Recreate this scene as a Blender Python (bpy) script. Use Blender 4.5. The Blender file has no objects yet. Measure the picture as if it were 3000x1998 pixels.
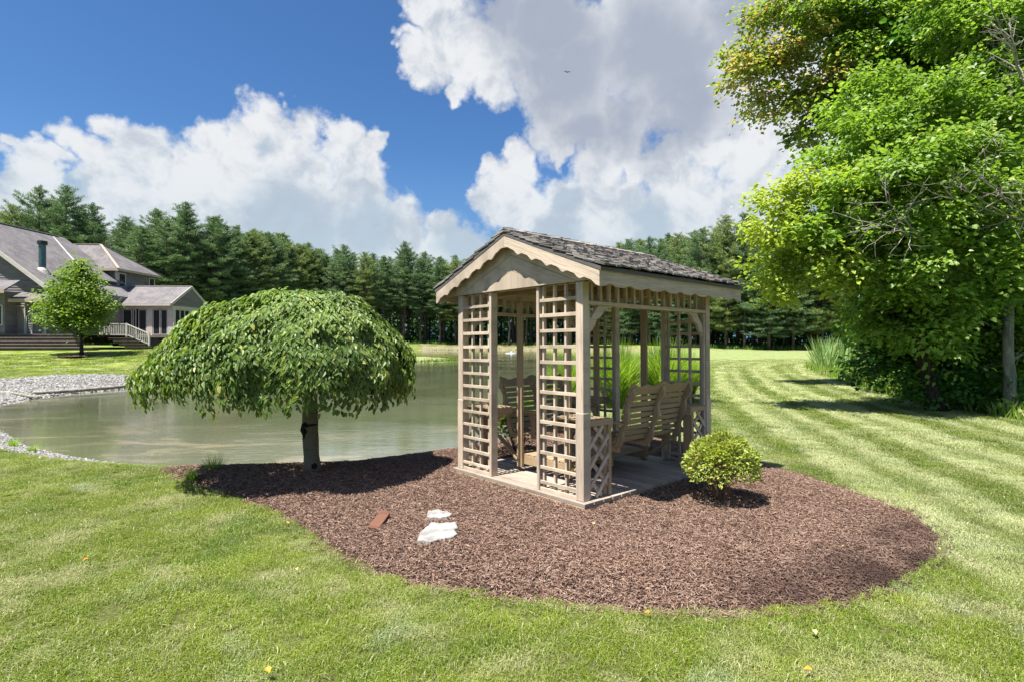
import bpy, bmesh, math, random
import numpy as np
from mathutils import Vector, Matrix
random.seed(7); RNG = np.random.default_rng(7)
R = math.radians
SC = bpy.context.scene
COL = SC.collection
F, HY, EYE = 1610.35, 998.0, 1.62          # focal length and horizon in photo pixels, eye height

# ---------------------------------------------------------------- camera
cd = bpy.data.cameras.new('camera'); cam = bpy.data.objects.new('camera', cd); COL.objects.link(cam)
cam.location = (0, 0, EYE); cam.rotation_euler = (R(90), 0, 0)
cd.sensor_width = 36; cd.lens = 36 * F / 3000; cd.clip_start = .05; cd.clip_end = 5000
SC.camera = cam
SC.view_settings.view_transform = 'Standard'; SC.view_settings.look = 'None'
SC.view_settings.exposure = 1.32; SC.view_settings.gamma = 1.0
SC.cycles.max_bounces = 8; SC.cycles.diffuse_bounces = 3; SC.cycles.glossy_bounces = 3
SC.cycles.transmission_bounces = 4; SC.cycles.transparent_max_bounces = 4
SC.cycles.use_denoising = True

# ---------------------------------------------------------------- sun
SHV = Vector((.32, .24, -1.0)).normalized()          # direction the light travels
sd_ = bpy.data.lights.new('sun', 'SUN'); sun = bpy.data.objects.new('sun', sd_); COL.objects.link(sun)
sd_.energy = 5.0; sd_.angle = R(.5); sd_.color = (1.0, .955, .88)
sun.rotation_euler = SHV.to_track_quat('-Z', 'Y').to_euler()
SUN_EL = math.asin(-SHV.z); SUN_AZ = math.atan2(-SHV.x, -SHV.y)

# ---------------------------------------------------------------- node helper
class NT:
    def __init__(s, tree): s.t = tree; s.N = tree.nodes; s.L = tree.links
    def n(s, typ, ins=None, **props):
        nd = s.N.new(typ)
        for k, v in props.items(): setattr(nd, k, v)
        if ins:
            for k, v in ins.items():
                sk = nd.inputs[k]
                if isinstance(v, bpy.types.NodeSocket): s.L.new(v, sk)
                else:
                    try: sk.default_value = v
                    except Exception: sk.default_value = (v, v, v)
        return nd
    def math(s, op, a, b=0.0, c=0.0, clamp=False):
        return s.n('ShaderNodeMath', {0: a, 1: b, 2: c}, operation=op, use_clamp=clamp).outputs[0]
    def mix(s, f, a, b, blend='MIX'):
        nd = s.n('ShaderNodeMix', data_type='RGBA', blend_type=blend)
        for i, v in ((0, f), (6, a), (7, b)):
            if isinstance(v, bpy.types.NodeSocket): s.L.new(v, nd.inputs[i])
            else: nd.inputs[i].default_value = v if i == 0 else (tuple(v) + (1,))[:4]
        return nd.outputs[2]
    def noise(s, vec, scale, detail=4, rough=.55, dist=0.0, col=False):
        nd = s.n('ShaderNodeTexNoise', {'Scale': scale, 'Detail': detail, 'Roughness': rough, 'Distortion': dist})
        if vec is not None: s.L.new(vec, nd.inputs['Vector'])
        return nd.outputs['Color' if col else 'Fac']
    def ss(s, v, lo, hi, a=0.0, b=1.0):
        return s.n('ShaderNodeMapRange', {0: v, 1: lo, 2: hi, 3: a, 4: b}, interpolation_type='SMOOTHSTEP').outputs[0]
    def scale(s, vec, sc):
        return s.n('ShaderNodeMapping', {'Vector': vec, 'Scale': sc}).outputs[0]

# ---------------------------------------------------------------- world: Nishita sky and cumulus clouds by direction
def build_world():
    w = bpy.data.worlds.new('World'); SC.world = w; w.use_nodes = True
    T = NT(w.node_tree); T.N.clear()
    sky = T.n('ShaderNodeTexSky', sky_type='NISHITA', sun_disc=False, sun_elevation=SUN_EL, sun_rotation=SUN_AZ,
              altitude=200, air_density=1.0, dust_density=.5, ozone_density=2.0).outputs[0]
    d = T.n('ShaderNodeTexCoord').outputs['Generated']
    # rich summer blue: deepen and saturate the raw sky a little
    hs = T.n('ShaderNodeHueSaturation', {'Hue': .5, 'Saturation': 1.12, 'Value': .93, 'Color': sky}).outputs[0]
    blue = T.mix(1.0, hs, (.70, .95, 1.18), 'MULTIPLY')
    dw = d
    for sc_, am in ((4.5, .075), (15.0, .040), (48.0, .014)):      # billows at three scales
        wv = T.n('ShaderNodeVectorMath', {0: T.noise(d, sc_, 3, .55, 0, True), 1: (.5, .5, .5)}, operation='SUBTRACT').outputs[0]
        wv = T.n('ShaderNodeVectorMath', {0: wv, 'Scale': am * 1.6}, operation='SCALE').outputs[0]
        dw = T.n('ShaderNodeVectorMath', {0: dw, 1: wv}, operation='ADD').outputs[0]
    def direc(px, py): return Vector(((px - 1500) / F, 1, (HY - py) / F)).normalized()
    def field(blobs, vec):
        out = None
        for px, py, r in blobs:
            c = direc(px, py); rr = (direc(px + r, py) - c).length
            ds = T.n('ShaderNodeVectorMath', {0: vec, 1: tuple(c)}, operation='DISTANCE').outputs['Value']
            v = T.math('MULTIPLY_ADD', ds, -1 / rr, 1.0)
            out = v if out is None else T.math('SMOOTH_MAX', out, v, .12)
        return out
    left = [(40,570,100),(100,455,60),(60,480,60),(230,455,85),(340,395,62),(400,450,90),(290,540,130),(480,530,110),(600,440,95),
            (700,350,66),(815,318,40),(760,410,110),(900,400,75),(990,425,70),(1098,418,36),(1065,480,62),(850,530,160),(1040,570,100),
            (1140,650,90),(700,620,190),(430,660,150),(150,640,120),(1000,700,150),(1210,730,75),(1320,700,50),(1400,745,60),(850,740,200),(20,700,150),(550,760,200),(250,800,200),(1000,850,220),(700,850,200),(1300,800,120)]
    top = [(1240,20,60),(1180,110,34),(1230,185,66),(1350,120,125),(1330,262,46),(1330,312,28),(1440,230,72),(1560,90,150),(1690,210,185),(1680,335,105),
           (1900,90,200),(1990,260,180),(1800,385,110),(2120,120,170),(2250,250,170)]
    right = [(1430,505,42),(1545,465,62),(1510,570,100),(1665,425,42),(1750,480,80),(1640,600,110),(1870,480,60),(1800,600,120),(1950,490,80),
             (2110,400,115),(2230,430,160),(2000,600,150),(2230,620,160),(1580,700,80),(1900,710,150),(1740,720,110),(1520,674,20),(2500,300,200),(2700,500,250),(1600,820,140),(2000,780,200),(2300,780,200),(1450,600,60),(1480,740,60),(2350,150,160)]
    fa = field(left, dw); fb = field(top, dw); fc = field(right, dw)
    fine = T.noise(d, 42.0, 7, .68); med = T.noise(d, 12.0, 7, .62)
    f = T.math('ADD', T.math('MAXIMUM', T.math('MAXIMUM', fa, fb), fc), .17)
    f2 = T.math('ADD', f, T.math('MULTIPLY_ADD', fine, .55, -.275))
    f2 = T.math('ADD', f2, T.math('MULTIPLY_ADD', med, 1.1, -.55))
    mask = T.ss(f2, -.06, .42)
    # clouds of the rest of the sky (behind and beside the view)
    xyz = T.n('ShaderNodeSeparateXYZ', {0: d}).outputs
    back = T.ss(T.noise(d, 2.6, 7, .6), .52, .62)
    side = T.ss(xyz['Y'], .45, .2)
    hi = T.ss(xyz['Z'], .62, .75)
    back = T.math('MULTIPLY', back, T.math('MAXIMUM', side, hi))
    mask = T.math('MAXIMUM', mask, back)
    # grey undersides and hollows
    grey = [(1600,70,170),(1690,220,190),(1930,150,230),(1990,300,150),(1830,360,100),(1480,20,110),(2150,60,150),(1720,370,110),(1950,390,120),(1600,200,100)]
    g1 = T.ss(T.math('ADD', field(grey, dw), T.math('MULTIPLY_ADD', med, .7, -.35)), -.35, .75)
    hollow = [(770,415,60),(860,660,180),(1060,650,130),(1900,640,120),(1650,560,60),(1645,660,80),(1380,740,100),(170,560,60),(480,470,40),(920,450,60)]
    g2 = T.math('MULTIPLY', T.ss(field(hollow, dw), -.1, .55), .8)
    # relief: compare the puffy noise with itself a step towards the sun
    off = T.n('ShaderNodeVectorMath', {0: d, 1: (-.010, 0, .018)}, operation='ADD').outputs[0]
    pa = T.noise(d, 16.0, 5, .6, .6); pb = T.noise(off, 16.0, 5, .6, .6)
    off2 = T.n('ShaderNodeVectorMath', {0: dw, 1: (-.02, 0, .045)}, operation='ADD').outputs[0]
    qa = T.noise(dw, 6.0, 4, .5, .3); qb = T.noise(off2, 6.0, 4, .5, .3)
    rel = T.math('ADD', T.math('MULTIPLY', T.math('SUBTRACT', pa, pb), 1.8), T.math('MULTIPLY', T.math('SUBTRACT', qa, qb), 2.4))
    rel = T.ss(rel, -.25, .62)
    low = T.ss(xyz['Z'], .34, .02)
    white = (6.6, 6.75, 6.95)
    c = T.mix(g2, white, (3.1, 4.0, 5.0))
    c = T.mix(T.math('MULTIPLY', rel, .8), c, (3.6, 4.1, 4.9))
    c = T.mix(T.math('MULTIPLY', g1, .94), c, (3.0, 3.4, 4.2))
    c = T.mix(T.math('MULTIPLY', low, .60), c, (4.0, 5.2, 6.0))
    dens = T.math('POWER', mask, .8)
    dens = T.math('MAXIMUM', dens, back)
    haze = T.mix(T.ss(xyz['Z'], .34, .02), blue, (1.5, 3.0, 5.2))
    colr = T.mix(dens, haze, c)
    bg = T.n('ShaderNodeBackground', {'Color': colr, 'Strength': .052})
    T.n('ShaderNodeOutputWorld', {0: bg.outputs[0]})
    w.cycles.sampling_method = 'MANUAL'; w.cycles.sample_map_resolution = 512
build_world()

# ---------------------------------------------------------------- scene helpers
def tag(o, label=None, cat=None, group=None, kind=None):
    if label: o['label'] = label
    if cat: o['category'] = cat
    if group: o['group'] = group
    if kind: o['kind'] = kind
    return o
def empty(name, loc, rz=0.0, label=None, cat=None, group=None):
    o = bpy.data.objects.new(name, None); COL.objects.link(o); o.location = loc; o.rotation_euler = (0, 0, rz)
    o.empty_display_size = .2
    return tag(o, label, cat, group)
def link(name, me, mat, parent=None, loc=(0, 0, 0)):
    o = bpy.data.objects.new(name, me); COL.objects.link(o)
    if mat is not None: me.materials.append(mat)
    o.location = loc
    if parent is not None: o.parent = parent
    return o
def np_mesh(name, V, Fa, var=None, smooth=False, attrs=None):
    """V (n,3); Fa (m,k) faces all of the same size"""
    me = bpy.data.meshes.new(name); V = np.asarray(V, np.float32); Fa = np.asarray(Fa, np.int32)
    me.vertices.add(len(V)); me.vertices.foreach_set('co', V.ravel())
    m, k = Fa.shape
    me.loops.add(m * k); me.loops.foreach_set('vertex_index', Fa.ravel())
    me.polygons.add(m); me.polygons.foreach_set('loop_start', np.arange(0, m * k, k, dtype=np.int32))
    try: me.polygons.foreach_set('loop_total', np.full(m, k, np.int32))
    except Exception: pass
    me.polygons.foreach_set('use_smooth', np.full(m, bool(smooth)))
    at = dict(attrs or {})
    if var is not None: at['var'] = var
    for kk, vv in at.items():
        a = me.attributes.new(kk, 'FLOAT', 'POINT'); a.data.foreach_set('value', np.asarray(vv, np.float32))
    me.update(calc_edges=True); me.validate()
    return me

class MB:
    """collects boxes, prisms and tubes; UV u runs along each piece's length in metres"""
    def __init__(s): s.v = []; s.f = []; s.uv = []; s.var = []
    def add(s, vs, fs, axis=None, var=None):
        b = len(s.v); vs = [Vector(p) for p in vs]
        if axis is None:
            mn = [min(p[i] for p in vs) for i in range(3)]; mx = [max(p[i] for p in vs) for i in range(3)]
            e = [mx[i] - mn[i] for i in range(3)]; a = Vector([1 if i == e.index(max(e)) else 0 for i in range(3)])
        else: a = Vector(axis).normalized()
        t = a.orthogonal().normalized(); bb = a.cross(t)
        r = random.random() if var is None else var; ou, ov = random.uniform(0, 50), random.uniform(0, 50)
        for p in vs:
            s.v.append(p); s.uv.append((p.dot(a) + ou, p.dot(t) + p.dot(bb) + ov)); s.var.append(r)
        for f in fs: s.f.append([i + b for i in f])
    def box(s, x0, x1, y0, y1, z0, z1, **k):
        if x0 > x1: x0, x1 = x1, x0
        if y0 > y1: y0, y1 = y1, y0
        s.add([(x0,y0,z0),(x1,y0,z0),(x1,y1,z0),(x0,y1,z0),(x0,y0,z1),(x1,y0,z1),(x1,y1,z1),(x0,y1,z1)],
              [(0,3,2,1),(4,5,6,7),(0,1,5,4),(1,2,6,5),(2,3,7,6),(3,0,4,7)], **k)
    def bar(s, p, q, w, h, up=(0, 0, 1), ext=0.0, **k):
        p, q = Vector(p), Vector(q); a = (q - p).normalized(); p = p - a * ext; q = q + a * ext
        u = Vector(up); sd = a.cross(u)
        if sd.length < 1e-4: sd = a.orthogonal()
        sd.normalize(); u = sd.cross(a).normalized(); vs = []
        for c in (p, q):
            for i, j in ((-1,-1),(1,-1),(1,1),(-1,1)): vs.append(c + sd * (i * w / 2) + u * (j * h / 2))
        s.add(vs, [(0,3,2,1),(4,5,6,7),(0,1,5,4),(1,2,6,5),(2,3,7,6),(3,0,4,7)], axis=a, **k)
    def prism(s, pts, d, axis=None, **k):
        """pts: planar outline (3-D), extruded by vector d; side quads + n-gon caps"""
        n = len(pts); d = Vector(d); vs = [Vector(p) for p in pts] + [Vector(p) + d for p in pts]
        fs = [tuple(range(n - 1, -1, -1)), tuple(range(n, 2 * n))] + [(i, (i + 1) % n, (i + 1) % n + n, i + n) for i in range(n)]
        s.add(vs, fs, axis=axis, **k)
    def strip(s, top, bot, d, axis=None, **k):
        """band between two polylines of equal length, with thickness d"""
        n = len(top); d = Vector(d)
        vs = [Vector(p) for p in top] + [Vector(p) for p in bot]; vs += [p + d for p in vs]; m = 2 * n; fs = []
        for i in range(n - 1):
            fs += [(i, i+1, n+i+1, n+i), (m+i, m+n+i, m+n+i+1, m+i+1), (i, m+i, m+i+1, i+1), (n+i, n+i+1, m+n+i+1, m+n+i)]
        fs += [(0, n, m+n, m), (n-1, m+n-1, m+2*n-1, 2*n-1)]
        s.add(vs, fs, axis=axis, **k)
    def tube(s, pts, rad, seg=8, cap=True, **k):
        pts = [Vector(p) for p in pts]; n = len(pts)
        if not isinstance(rad, (list, tuple)): rad = [rad] * n
        vs = []; fs = []; prev = None
        for i, p in enumerate(pts):
            a = (pts[min(i + 1, n - 1)] - pts[max(i - 1, 0)]).normalized()
            if prev is None: u = a.orthogonal().normalized()
            else:
                u = prev - a * prev.dot(a)
                u = u.normalized() if u.length > 1e-6 else a.orthogonal().normalized()
            prev = u; w = a.cross(u)
            for j in range(seg):
                t = 2 * math.pi * j / seg; vs.append(p + (u * math.cos(t) + w * math.sin(t)) * rad[i])
        for i in range(n - 1):
            for j in range(seg): fs.append((i*seg+j, i*seg+(j+1) % seg, (i+1)*seg+(j+1) % seg, (i+1)*seg+j))
        if cap: fs += [tuple(range(seg - 1, -1, -1)), tuple((n-1)*seg + j for j in range(seg))]
        s.add(vs, fs, axis=(pts[-1] - pts[0]) if (pts[-1] - pts[0]).length > 1e-5 else None, **k)
    def build(s, name, mat, parent=None, smooth=False, bevel=0.0, fix=True):
        me = bpy.data.meshes.new(name); me.from_pydata([tuple(v) for v in s.v], [], s.f)
        uvl = me.uv_layers.new(name='UVMap'); li = np.empty(len(me.loops), np.int32); me.loops.foreach_get('vertex_index', li)
        uvl.data.foreach_set('uv', np.array(s.uv, np.float32)[li].ravel())
        a = me.attributes.new('var', 'FLOAT', 'POINT'); a.data.foreach_set('value', np.array(s.var, np.float32))
        if fix:
            bm = bmesh.new(); bm.from_mesh(me); bmesh.ops.recalc_face_normals(bm, faces=bm.faces); bm.to_mesh(me); bm.free()
        if smooth: me.polygons.foreach_set('use_smooth', [True] * len(me.polygons))
        o = link(name, me, mat, parent)
        if bevel:
            b = o.modifiers.new('bevel', 'BEVEL'); b.width = bevel; b.segments = 1; b.limit_method = 'ANGLE'; b.angle_limit = R(50)
        return o

def leaves_mesh(name, P, D, Nn, Ln, Wd, var, fold=.25):
    """folded six-point leaves: base P, tip direction D, face normal Nn"""
    D = D / np.linalg.norm(D, axis=1, keepdims=True)
    S = np.cross(D, Nn); S /= np.linalg.norm(S, axis=1, keepdims=True) + 1e-9
    Nn = np.cross(S, D); Ln = Ln[:, None]; Wd = Wd[:, None]
    up = Nn * Wd * fold; dn = -Nn * Ln * .10
    V = np.stack([P, P + D*Ln*.30 + S*Wd*.46 + up, P + D*Ln*.66 + S*Wd*.36 + up + dn*.4, P + D*Ln + dn,
                  P + D*Ln*.66 - S*Wd*.36 + up + dn*.4, P + D*Ln*.30 - S*Wd*.46 + up], axis=1)
    n = len(P); b = (np.arange(n) * 6)[:, None]
    Fa = np.concatenate([b + np.array([[0, 1, 2, 3]]), b + np.array([[0, 3, 4, 5]])], 0)
    return np_mesh(name, V.reshape(-1, 3), Fa, np.repeat(var, 6))
def unit(n):
    v = RNG.normal(size=(n, 3)); return v / np.linalg.norm(v, axis=1, keepdims=True)

# ---------------------------------------------------------------- materials
def mat_new(name):
    m = bpy.data.materials.new(name); m.use_nodes = True; T = NT(m.node_tree); T.N.clear(); return m, T
def finish(T, col, rough=.7, spec=.3, bump=None, bstr=.3, bdist=.01, trans=0.0, tcol=None, metal=0.0):
    p = T.n('ShaderNodeBsdfPrincipled', {'Base Color': col if isinstance(col, bpy.types.NodeSocket) else tuple(col) + (1,),
            'Roughness': rough, 'Specular IOR Level': spec, 'Metallic': metal})
    if bump is not None:
        b = T.n('ShaderNodeBump', {'Height': bump, 'Strength': bstr, 'Distance': bdist}); T.L.new(b.outputs[0], p.inputs['Normal'])
    out = p.outputs[0]
    if trans:
        tr = T.n('ShaderNodeBsdfTranslucent', {'Color': tcol})
        out = T.n('ShaderNodeMixShader', {0: trans, 1: out, 2: tr.outputs[0]}).outputs[0]
    T.n('ShaderNodeOutputMaterial', {0: out})
def attr(T, name, typ='GEOMETRY'): return T.n('ShaderNodeAttribute', attribute_name=name, attribute_type=typ).outputs['Fac']
def wood(name, c1, c2, c3, grain=1.0, rough=.75, knots=True, weather=.45, tint=.26):
    """painted or weathered timber: grain along UV u, tint per board, worn and stained patches"""
    m, T = mat_new(name)
    uv = T.n('ShaderNodeUVMap').outputs[0]; pos = T.n('ShaderNodeTexCoord').outputs['Object']
    g = T.noise(T.scale(uv, (2.2, 38, 1)), 1.0, 6, .6, 1.6)
    g2 = T.noise(T.scale(uv, (6, 190, 1)), 1.0, 3, .6)
    st = T.noise(pos, 2.3, 6, .65); v = attr(T, 'var')
    c = T.mix(T.ss(g, .38, .66), c1, c2)
    c = T.mix(T.math('MULTIPLY', T.ss(st, .5, .75), weather), c, c3)
    c = T.mix(T.math('MULTIPLY', T.ss(T.noise(T.scale(uv, (1.2, 9, 1)), 3, 5, .7), .62, .74), weather), c, c3)
    c = T.n('ShaderNodeHueSaturation', {'Hue': .5, 'Saturation': 1, 'Value': T.math('MULTIPLY_ADD', v, tint, 1 - tint / 2), 'Color': c}).outputs[0]
    kn = T.n('ShaderNodeTexVoronoi', {'Vector': T.scale(uv, (1.3, 7, 1)), 'Scale': 1.0}).outputs['Distance']
    c = T.mix(T.math('MULTIPLY', T.ss(kn, .075, .03), .6), c, c3)
    h = T.math('ADD', T.math('MULTIPLY', g, grain), T.math('MULTIPLY', g2, .4 * grain))
    finish(T, c, rough, .25, h, .55, .004)
    return m
M = {}
M['paint'] = wood('taupe_painted_timber', (.53, .43, .33), (.37, .30, .228), (.21, .17, .125))
M['paint_shade'] = wood('taupe_timber_shade_tone', (.38, .275, .165), (.30, .215, .13), (.18, .13, .08), weather=.45)  # taupe timber with the warm brown of gazebo shade put into its colour
M['deck'] = wood('weathered_deck_boards', (.36, .305, .25), (.25, .205, .165), (.10, .08, .065), 2.0, .85, weather=.75, tint=.42)
M['shingle'] = wood('weathered_cedar_shingles', (.25, .23, .21), (.13, .112, .10), (.045, .04, .036), 2.4, .95, weather=.8, tint=.5)
M['roofboard'] = wood('grey_roof_edge_board', (.13, .12, .115), (.10, .095, .09), (.06, .055, .05))
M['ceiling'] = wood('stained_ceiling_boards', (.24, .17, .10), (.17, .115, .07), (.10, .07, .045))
M['redwood'] = wood('reddish_scrap_board', (.17, .078, .05), (.10, .045, .03), (.13, .06, .04), 2, .8, weather=.6)

def simple(name, col, rough=.6, spec=.3, vary=.25, sc=8.0, bstr=.2, metal=0.0):
    m, T = mat_new(name); pos = T.n('ShaderNodeTexCoord').outputs['Object']
    nz = T.noise(pos, sc, 6, .6)
    c = T.mix(T.math('MULTIPLY', T.ss(nz, .3, .7), 1.0), tuple(x * (1 - vary) for x in col), tuple(min(1, x * (1 + vary)) for x in col))
    finish(T, c, rough, spec, nz, bstr, .01, metal=metal); return m
def leafmat(name, dark, light, odd, oddp=.1, trans=.35, rough=.45, spec=.4, patch=1.2, tboost=1.6):
    m, T = mat_new(name); v = attr(T, 'var'); pos = T.n('ShaderNodeNewGeometry').outputs['Position']
    pn = T.noise(pos, patch, 3, .6)
    c = T.mix(T.math('ADD', T.math('MULTIPLY', v, .65), T.math('MULTIPLY_ADD', pn, 1.2, -.42), 0, True), dark, light)
    c = T.mix(T.math('GREATER_THAN', v, 1 - oddp), c, odd)
    tc = T.mix(1.0, c, (tboost, tboost * 1.05, tboost * .45), 'MULTIPLY')
    finish(T, c, rough, spec, trans=trans, tcol=tc); return m
M['leaf_weep'] = leafmat('weeping_tree_leaves', (.026, .07, .018), (.26, .36, .085), (.36, .36, .09), .12, .32, .5, .42)
M['leaf_bush'] = leafmat('bush_leaves', (.14, .19, .03), (.48, .54, .13), (.50, .42, .15), .06, .32, .5, .3, 4)
M['leaf_shrub'] = leafmat('shrub_leaves', (.04, .08, .02), (.20, .27, .05), (.30, .2, .1), .05, .32, .5, .3, 4)
M['leaf_maple'] = leafmat('maple_leaves', (.06, .14, .022), (.33, .47, .09), (.44, .48, .16), .10, .45, .42, .4, .5, 1.35)
M['leaf_lime'] = leafmat('yellow_green_leaves', (.20, .30, .035), (.45, .51, .10), (.40, .38, .10), .10, .42, .45, .4, .7, 1.35)
M['leaf_gold'] = leafmat('golden_tinged_leaves', (.14, .22, .04), (.42, .46, .13), (.56, .40, .16), .30, .42, .45, .4, .6, 1.35)
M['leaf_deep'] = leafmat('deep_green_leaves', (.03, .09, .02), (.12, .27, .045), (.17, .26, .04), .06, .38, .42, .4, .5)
M['leaf_young'] = leafmat('young_maple_leaves', (.05, .11, .016), (.24, .34, .05), (.24, .28, .06), .08, .38, .45, .35, .9)
M['needles'] = leafmat('pine_needles', (.055, .115, .055), (.23, .33, .16), (.13, .15, .05), .07, .18, .6, .3, .09, 1.3)
M['needles_b'] = leafmat('olive_pine_needles', (.10, .16, .05), (.32, .38, .13), (.17, .16, .06), .10, .18, .6, .3, .09, 1.3)
M['tallgrass'] = leafmat('ornamental_grass_blades', (.10, .20, .015), (.27, .42, .05), (.40, .40, .18), .16, .4, .4, .4, 1.2)
M['weeds'] = leafmat('ditch_weeds', (.10, .21, .02), (.28, .40, .07), (.42, .36, .2), .12, .4, .5, .3, .5)
M['reeds'] = leafmat('cattail_blades', (.16, .27, .09), (.33, .45, .18), (.3, .3, .15), .1, .35, .5, .3, .7)

def barkmat(name, c1, c2, sc=6, ridge=3.0, horiz=False):
    m, T = mat_new(name); pos = T.n('ShaderNodeTexCoord').outputs['Object']
    a = T.noise(T.scale(pos, (sc, sc, sc * .22) if not horiz else (sc * .5, sc * .5, sc * 6)), ridge, 8, .7, .8)
    b = T.noise(pos, 5.0, 4, .6)
    c = T.mix(T.ss(a, .38, .62), c1, c2); c = T.mix(T.math('MULTIPLY', T.ss(b, .5, .7), .5), c, tuple(x * .6 for x in c2))
    finish(T, c, .9, .15, a, 1.0, .03); return m
M['bark'] = barkmat('dark_ridged_bark', (.018, .015, .011), (.06, .05, .038))
M['bark_pine'] = barkmat('pine_bark', (.045, .036, .030), (.12, .098, .085), 3, 2)
M['bark_grey'] = barkmat('pale_grey_bark', (.11, .105, .095), (.27, .26, .235), 4, 3)
M['twig'] = simple('bare_grey_twigs', (.24, .22, .19), .9, .1)
M['bough'] = simple('greyish_bough_bark', (.15, .125, .10), .9, .15)
M['stem'] = simple('brown_stems', (.19, .12, .075), .85, .15)

def birchbark():
    m, T = mat_new('weeping_tree_bark'); pos = T.n('ShaderNodeTexCoord').outputs['Object']
    a = T.noise(T.scale(pos, (5, 5, 34)), 1.6, 6, .65, .6); b = T.noise(pos, 7.0, 5, .65)
    c = T.mix(T.ss(a, .56, .68), (.17, .145, .105), (.05, .04, .03))
    c = T.mix(T.math('MULTIPLY', T.ss(b, .48, .66), .75), c, (.12, .13, .06))
    k = None
    for (x, y, z, r) in ((-.09, -.08, .50, .06), (-.07, -.09, .58, .05), (-.09, -.08, .44, .04), (.02, -.1, .585, .03), (.07, -.08, .585, .03), (.06, -.09, .10, .05), (.05, -.1, .18, .035)):
        dd = T.n('ShaderNodeVectorMath', {0: T.n('ShaderNodeVectorMath', {0: pos, 1: T.n('ShaderNodeVectorMath', {0: T.noise(pos, 22, 3, .6, 0, True), 'Scale': .05}, operation='SCALE').outputs[0]}, operation='ADD').outputs[0], 1: (x+.025, y+.025, z+.025)}, operation='DISTANCE').outputs['Value']
        q = T.ss(dd, r, r * .7); k = q if k is None else T.math('MAXIMUM', k, q)
    c = T.mix(k, c, (.018, .014, .01))
    finish(T, c, .85, .2, a, .8, .012); return m
M['birch'] = birchbark()

# lawn colour shared by the ground sheet and the blades
def lawn_group():
    g = bpy.data.node_groups.new('lawn_colour', 'ShaderNodeTree')
    g.interface.new_socket('Vector', in_out='INPUT', socket_type='NodeSocketVector')
    g.interface.new_socket('Mow', in_out='INPUT', socket_type='NodeSocketFloat')
    g.interface.new_socket('Amp', in_out='INPUT', socket_type='NodeSocketFloat')
    g.interface.new_socket('Color', in_out='OUTPUT', socket_type='NodeSocketColor')
    T = NT(g); i = T.n('NodeGroupInput').outputs; o = T.n('NodeGroupOutput')
    p = i['Vector']
    big = T.noise(p, .8, 5, .65, .5); mid = T.noise(p, 1.7, 6, .7, .4); sm = T.noise(p, 9.0, 4, .7)
    mm = T.math('ADD', i['Mow'], T.math('MULTIPLY_ADD', T.noise(p, .9, 3, .5), .42, -.21))
    st = T.n('ShaderNodeMath', {0: T.math('MULTIPLY', mm, 2 * math.pi / .82)}, operation='SINE').outputs[0]
    s2 = T.n('ShaderNodeMath', {0: T.math('MULTIPLY_ADD', mm, 2 * math.pi / 1.93, .8)}, operation='SINE').outputs[0]
    st = T.math('ADD', T.math('MULTIPLY', st, .62), T.math('MULTIPLY', s2, .5))
    st = T.ss(st, -.75, .75, -1, 1)
    c = T.mix(T.ss(big, .38, .62), (.165, .235, .018), (.265, .335, .038))
    c = T.mix(T.math('MULTIPLY', T.ss(mid, .50, .62), .75), c, (.48, .47, .26))
    c = T.mix(T.math('MULTIPLY', T.ss(T.noise(p, 1.3, 4, .7, .8), .56, .68), .6), c, (.36, .43, .29))
    c = T.mix(T.math('MULTIPLY', T.ss(T.noise(p, .75, 5, .65, .6), .50, .64), .75), c, (.10, .19, .008))
    c = T.mix(T.math('MULTIPLY', T.ss(sm, .55, .75), .45), c, (.42, .37, .19))
    pale = T.mix(.80, c, (.58, .60, .37)); deep = T.mix(.72, c, (.13, .19, .025))
    cs = T.mix(T.ss(st, -1, 1), deep, pale)
    c = T.mix(T.math('MULTIPLY', i['Amp'], T.ss(T.noise(p, 1.1, 4, .65), .30, .60, .40, 1)), c, cs)
    T.L.new(c, o.inputs['Color']); return g
LG = lawn_group()
def lawn_ground_mat():
    m, T = mat_new('lawn_ground'); pos = T.n('ShaderNodeNewGeometry').outputs['Position']
    g = T.n('ShaderNodeGroup', node_tree=LG); T.L.new(pos, g.inputs[0]); T.L.new(attr(T, 'mow'), g.inputs[1]); T.L.new(attr(T, 'amp'), g.inputs[2])
    fine = T.noise(pos, 60, 3, .7); c = T.mix(1.0, g.outputs[0], (.68, .70, .68), 'MULTIPLY')
    c = T.mix(T.math('MULTIPLY', T.ss(fine, .45, .7), .5), c, T.mix(1.0, c, (.45, .5, .4), 'MULTIPLY'))
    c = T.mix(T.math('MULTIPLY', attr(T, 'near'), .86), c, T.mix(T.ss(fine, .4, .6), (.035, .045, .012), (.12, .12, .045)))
    wood_ = T.mix(T.ss(T.noise(pos, .35, 6, .7), .42, .60), (.075, .052, .034), (.26, .19, .13))
    wood_ = T.mix(T.ss(T.noise(pos, .5, 4, .6), .58, .66), wood_, (.13, .22, .035))
    c = T.mix(attr(T, 'wood'), c, wood_)
    wild = T.mix(T.ss(T.noise(pos, .8, 6, .7), .42, .62), (.10, .21, .02), (.30, .36, .10))
    c = T.mix(attr(T, 'wild'), c, wild)
    soil = T.mix(T.ss(T.noise(pos, 5, 6, .7), .4, .65), (.16, .13, .085), (.30, .26, .18))
    c = T.mix(attr(T, 'shore'), c, soil)
    finish(T, c, .9, .12, T.noise(pos, 25, 5, .7), .8, .03); return m
M['lawn'] = lawn_ground_mat()
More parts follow.
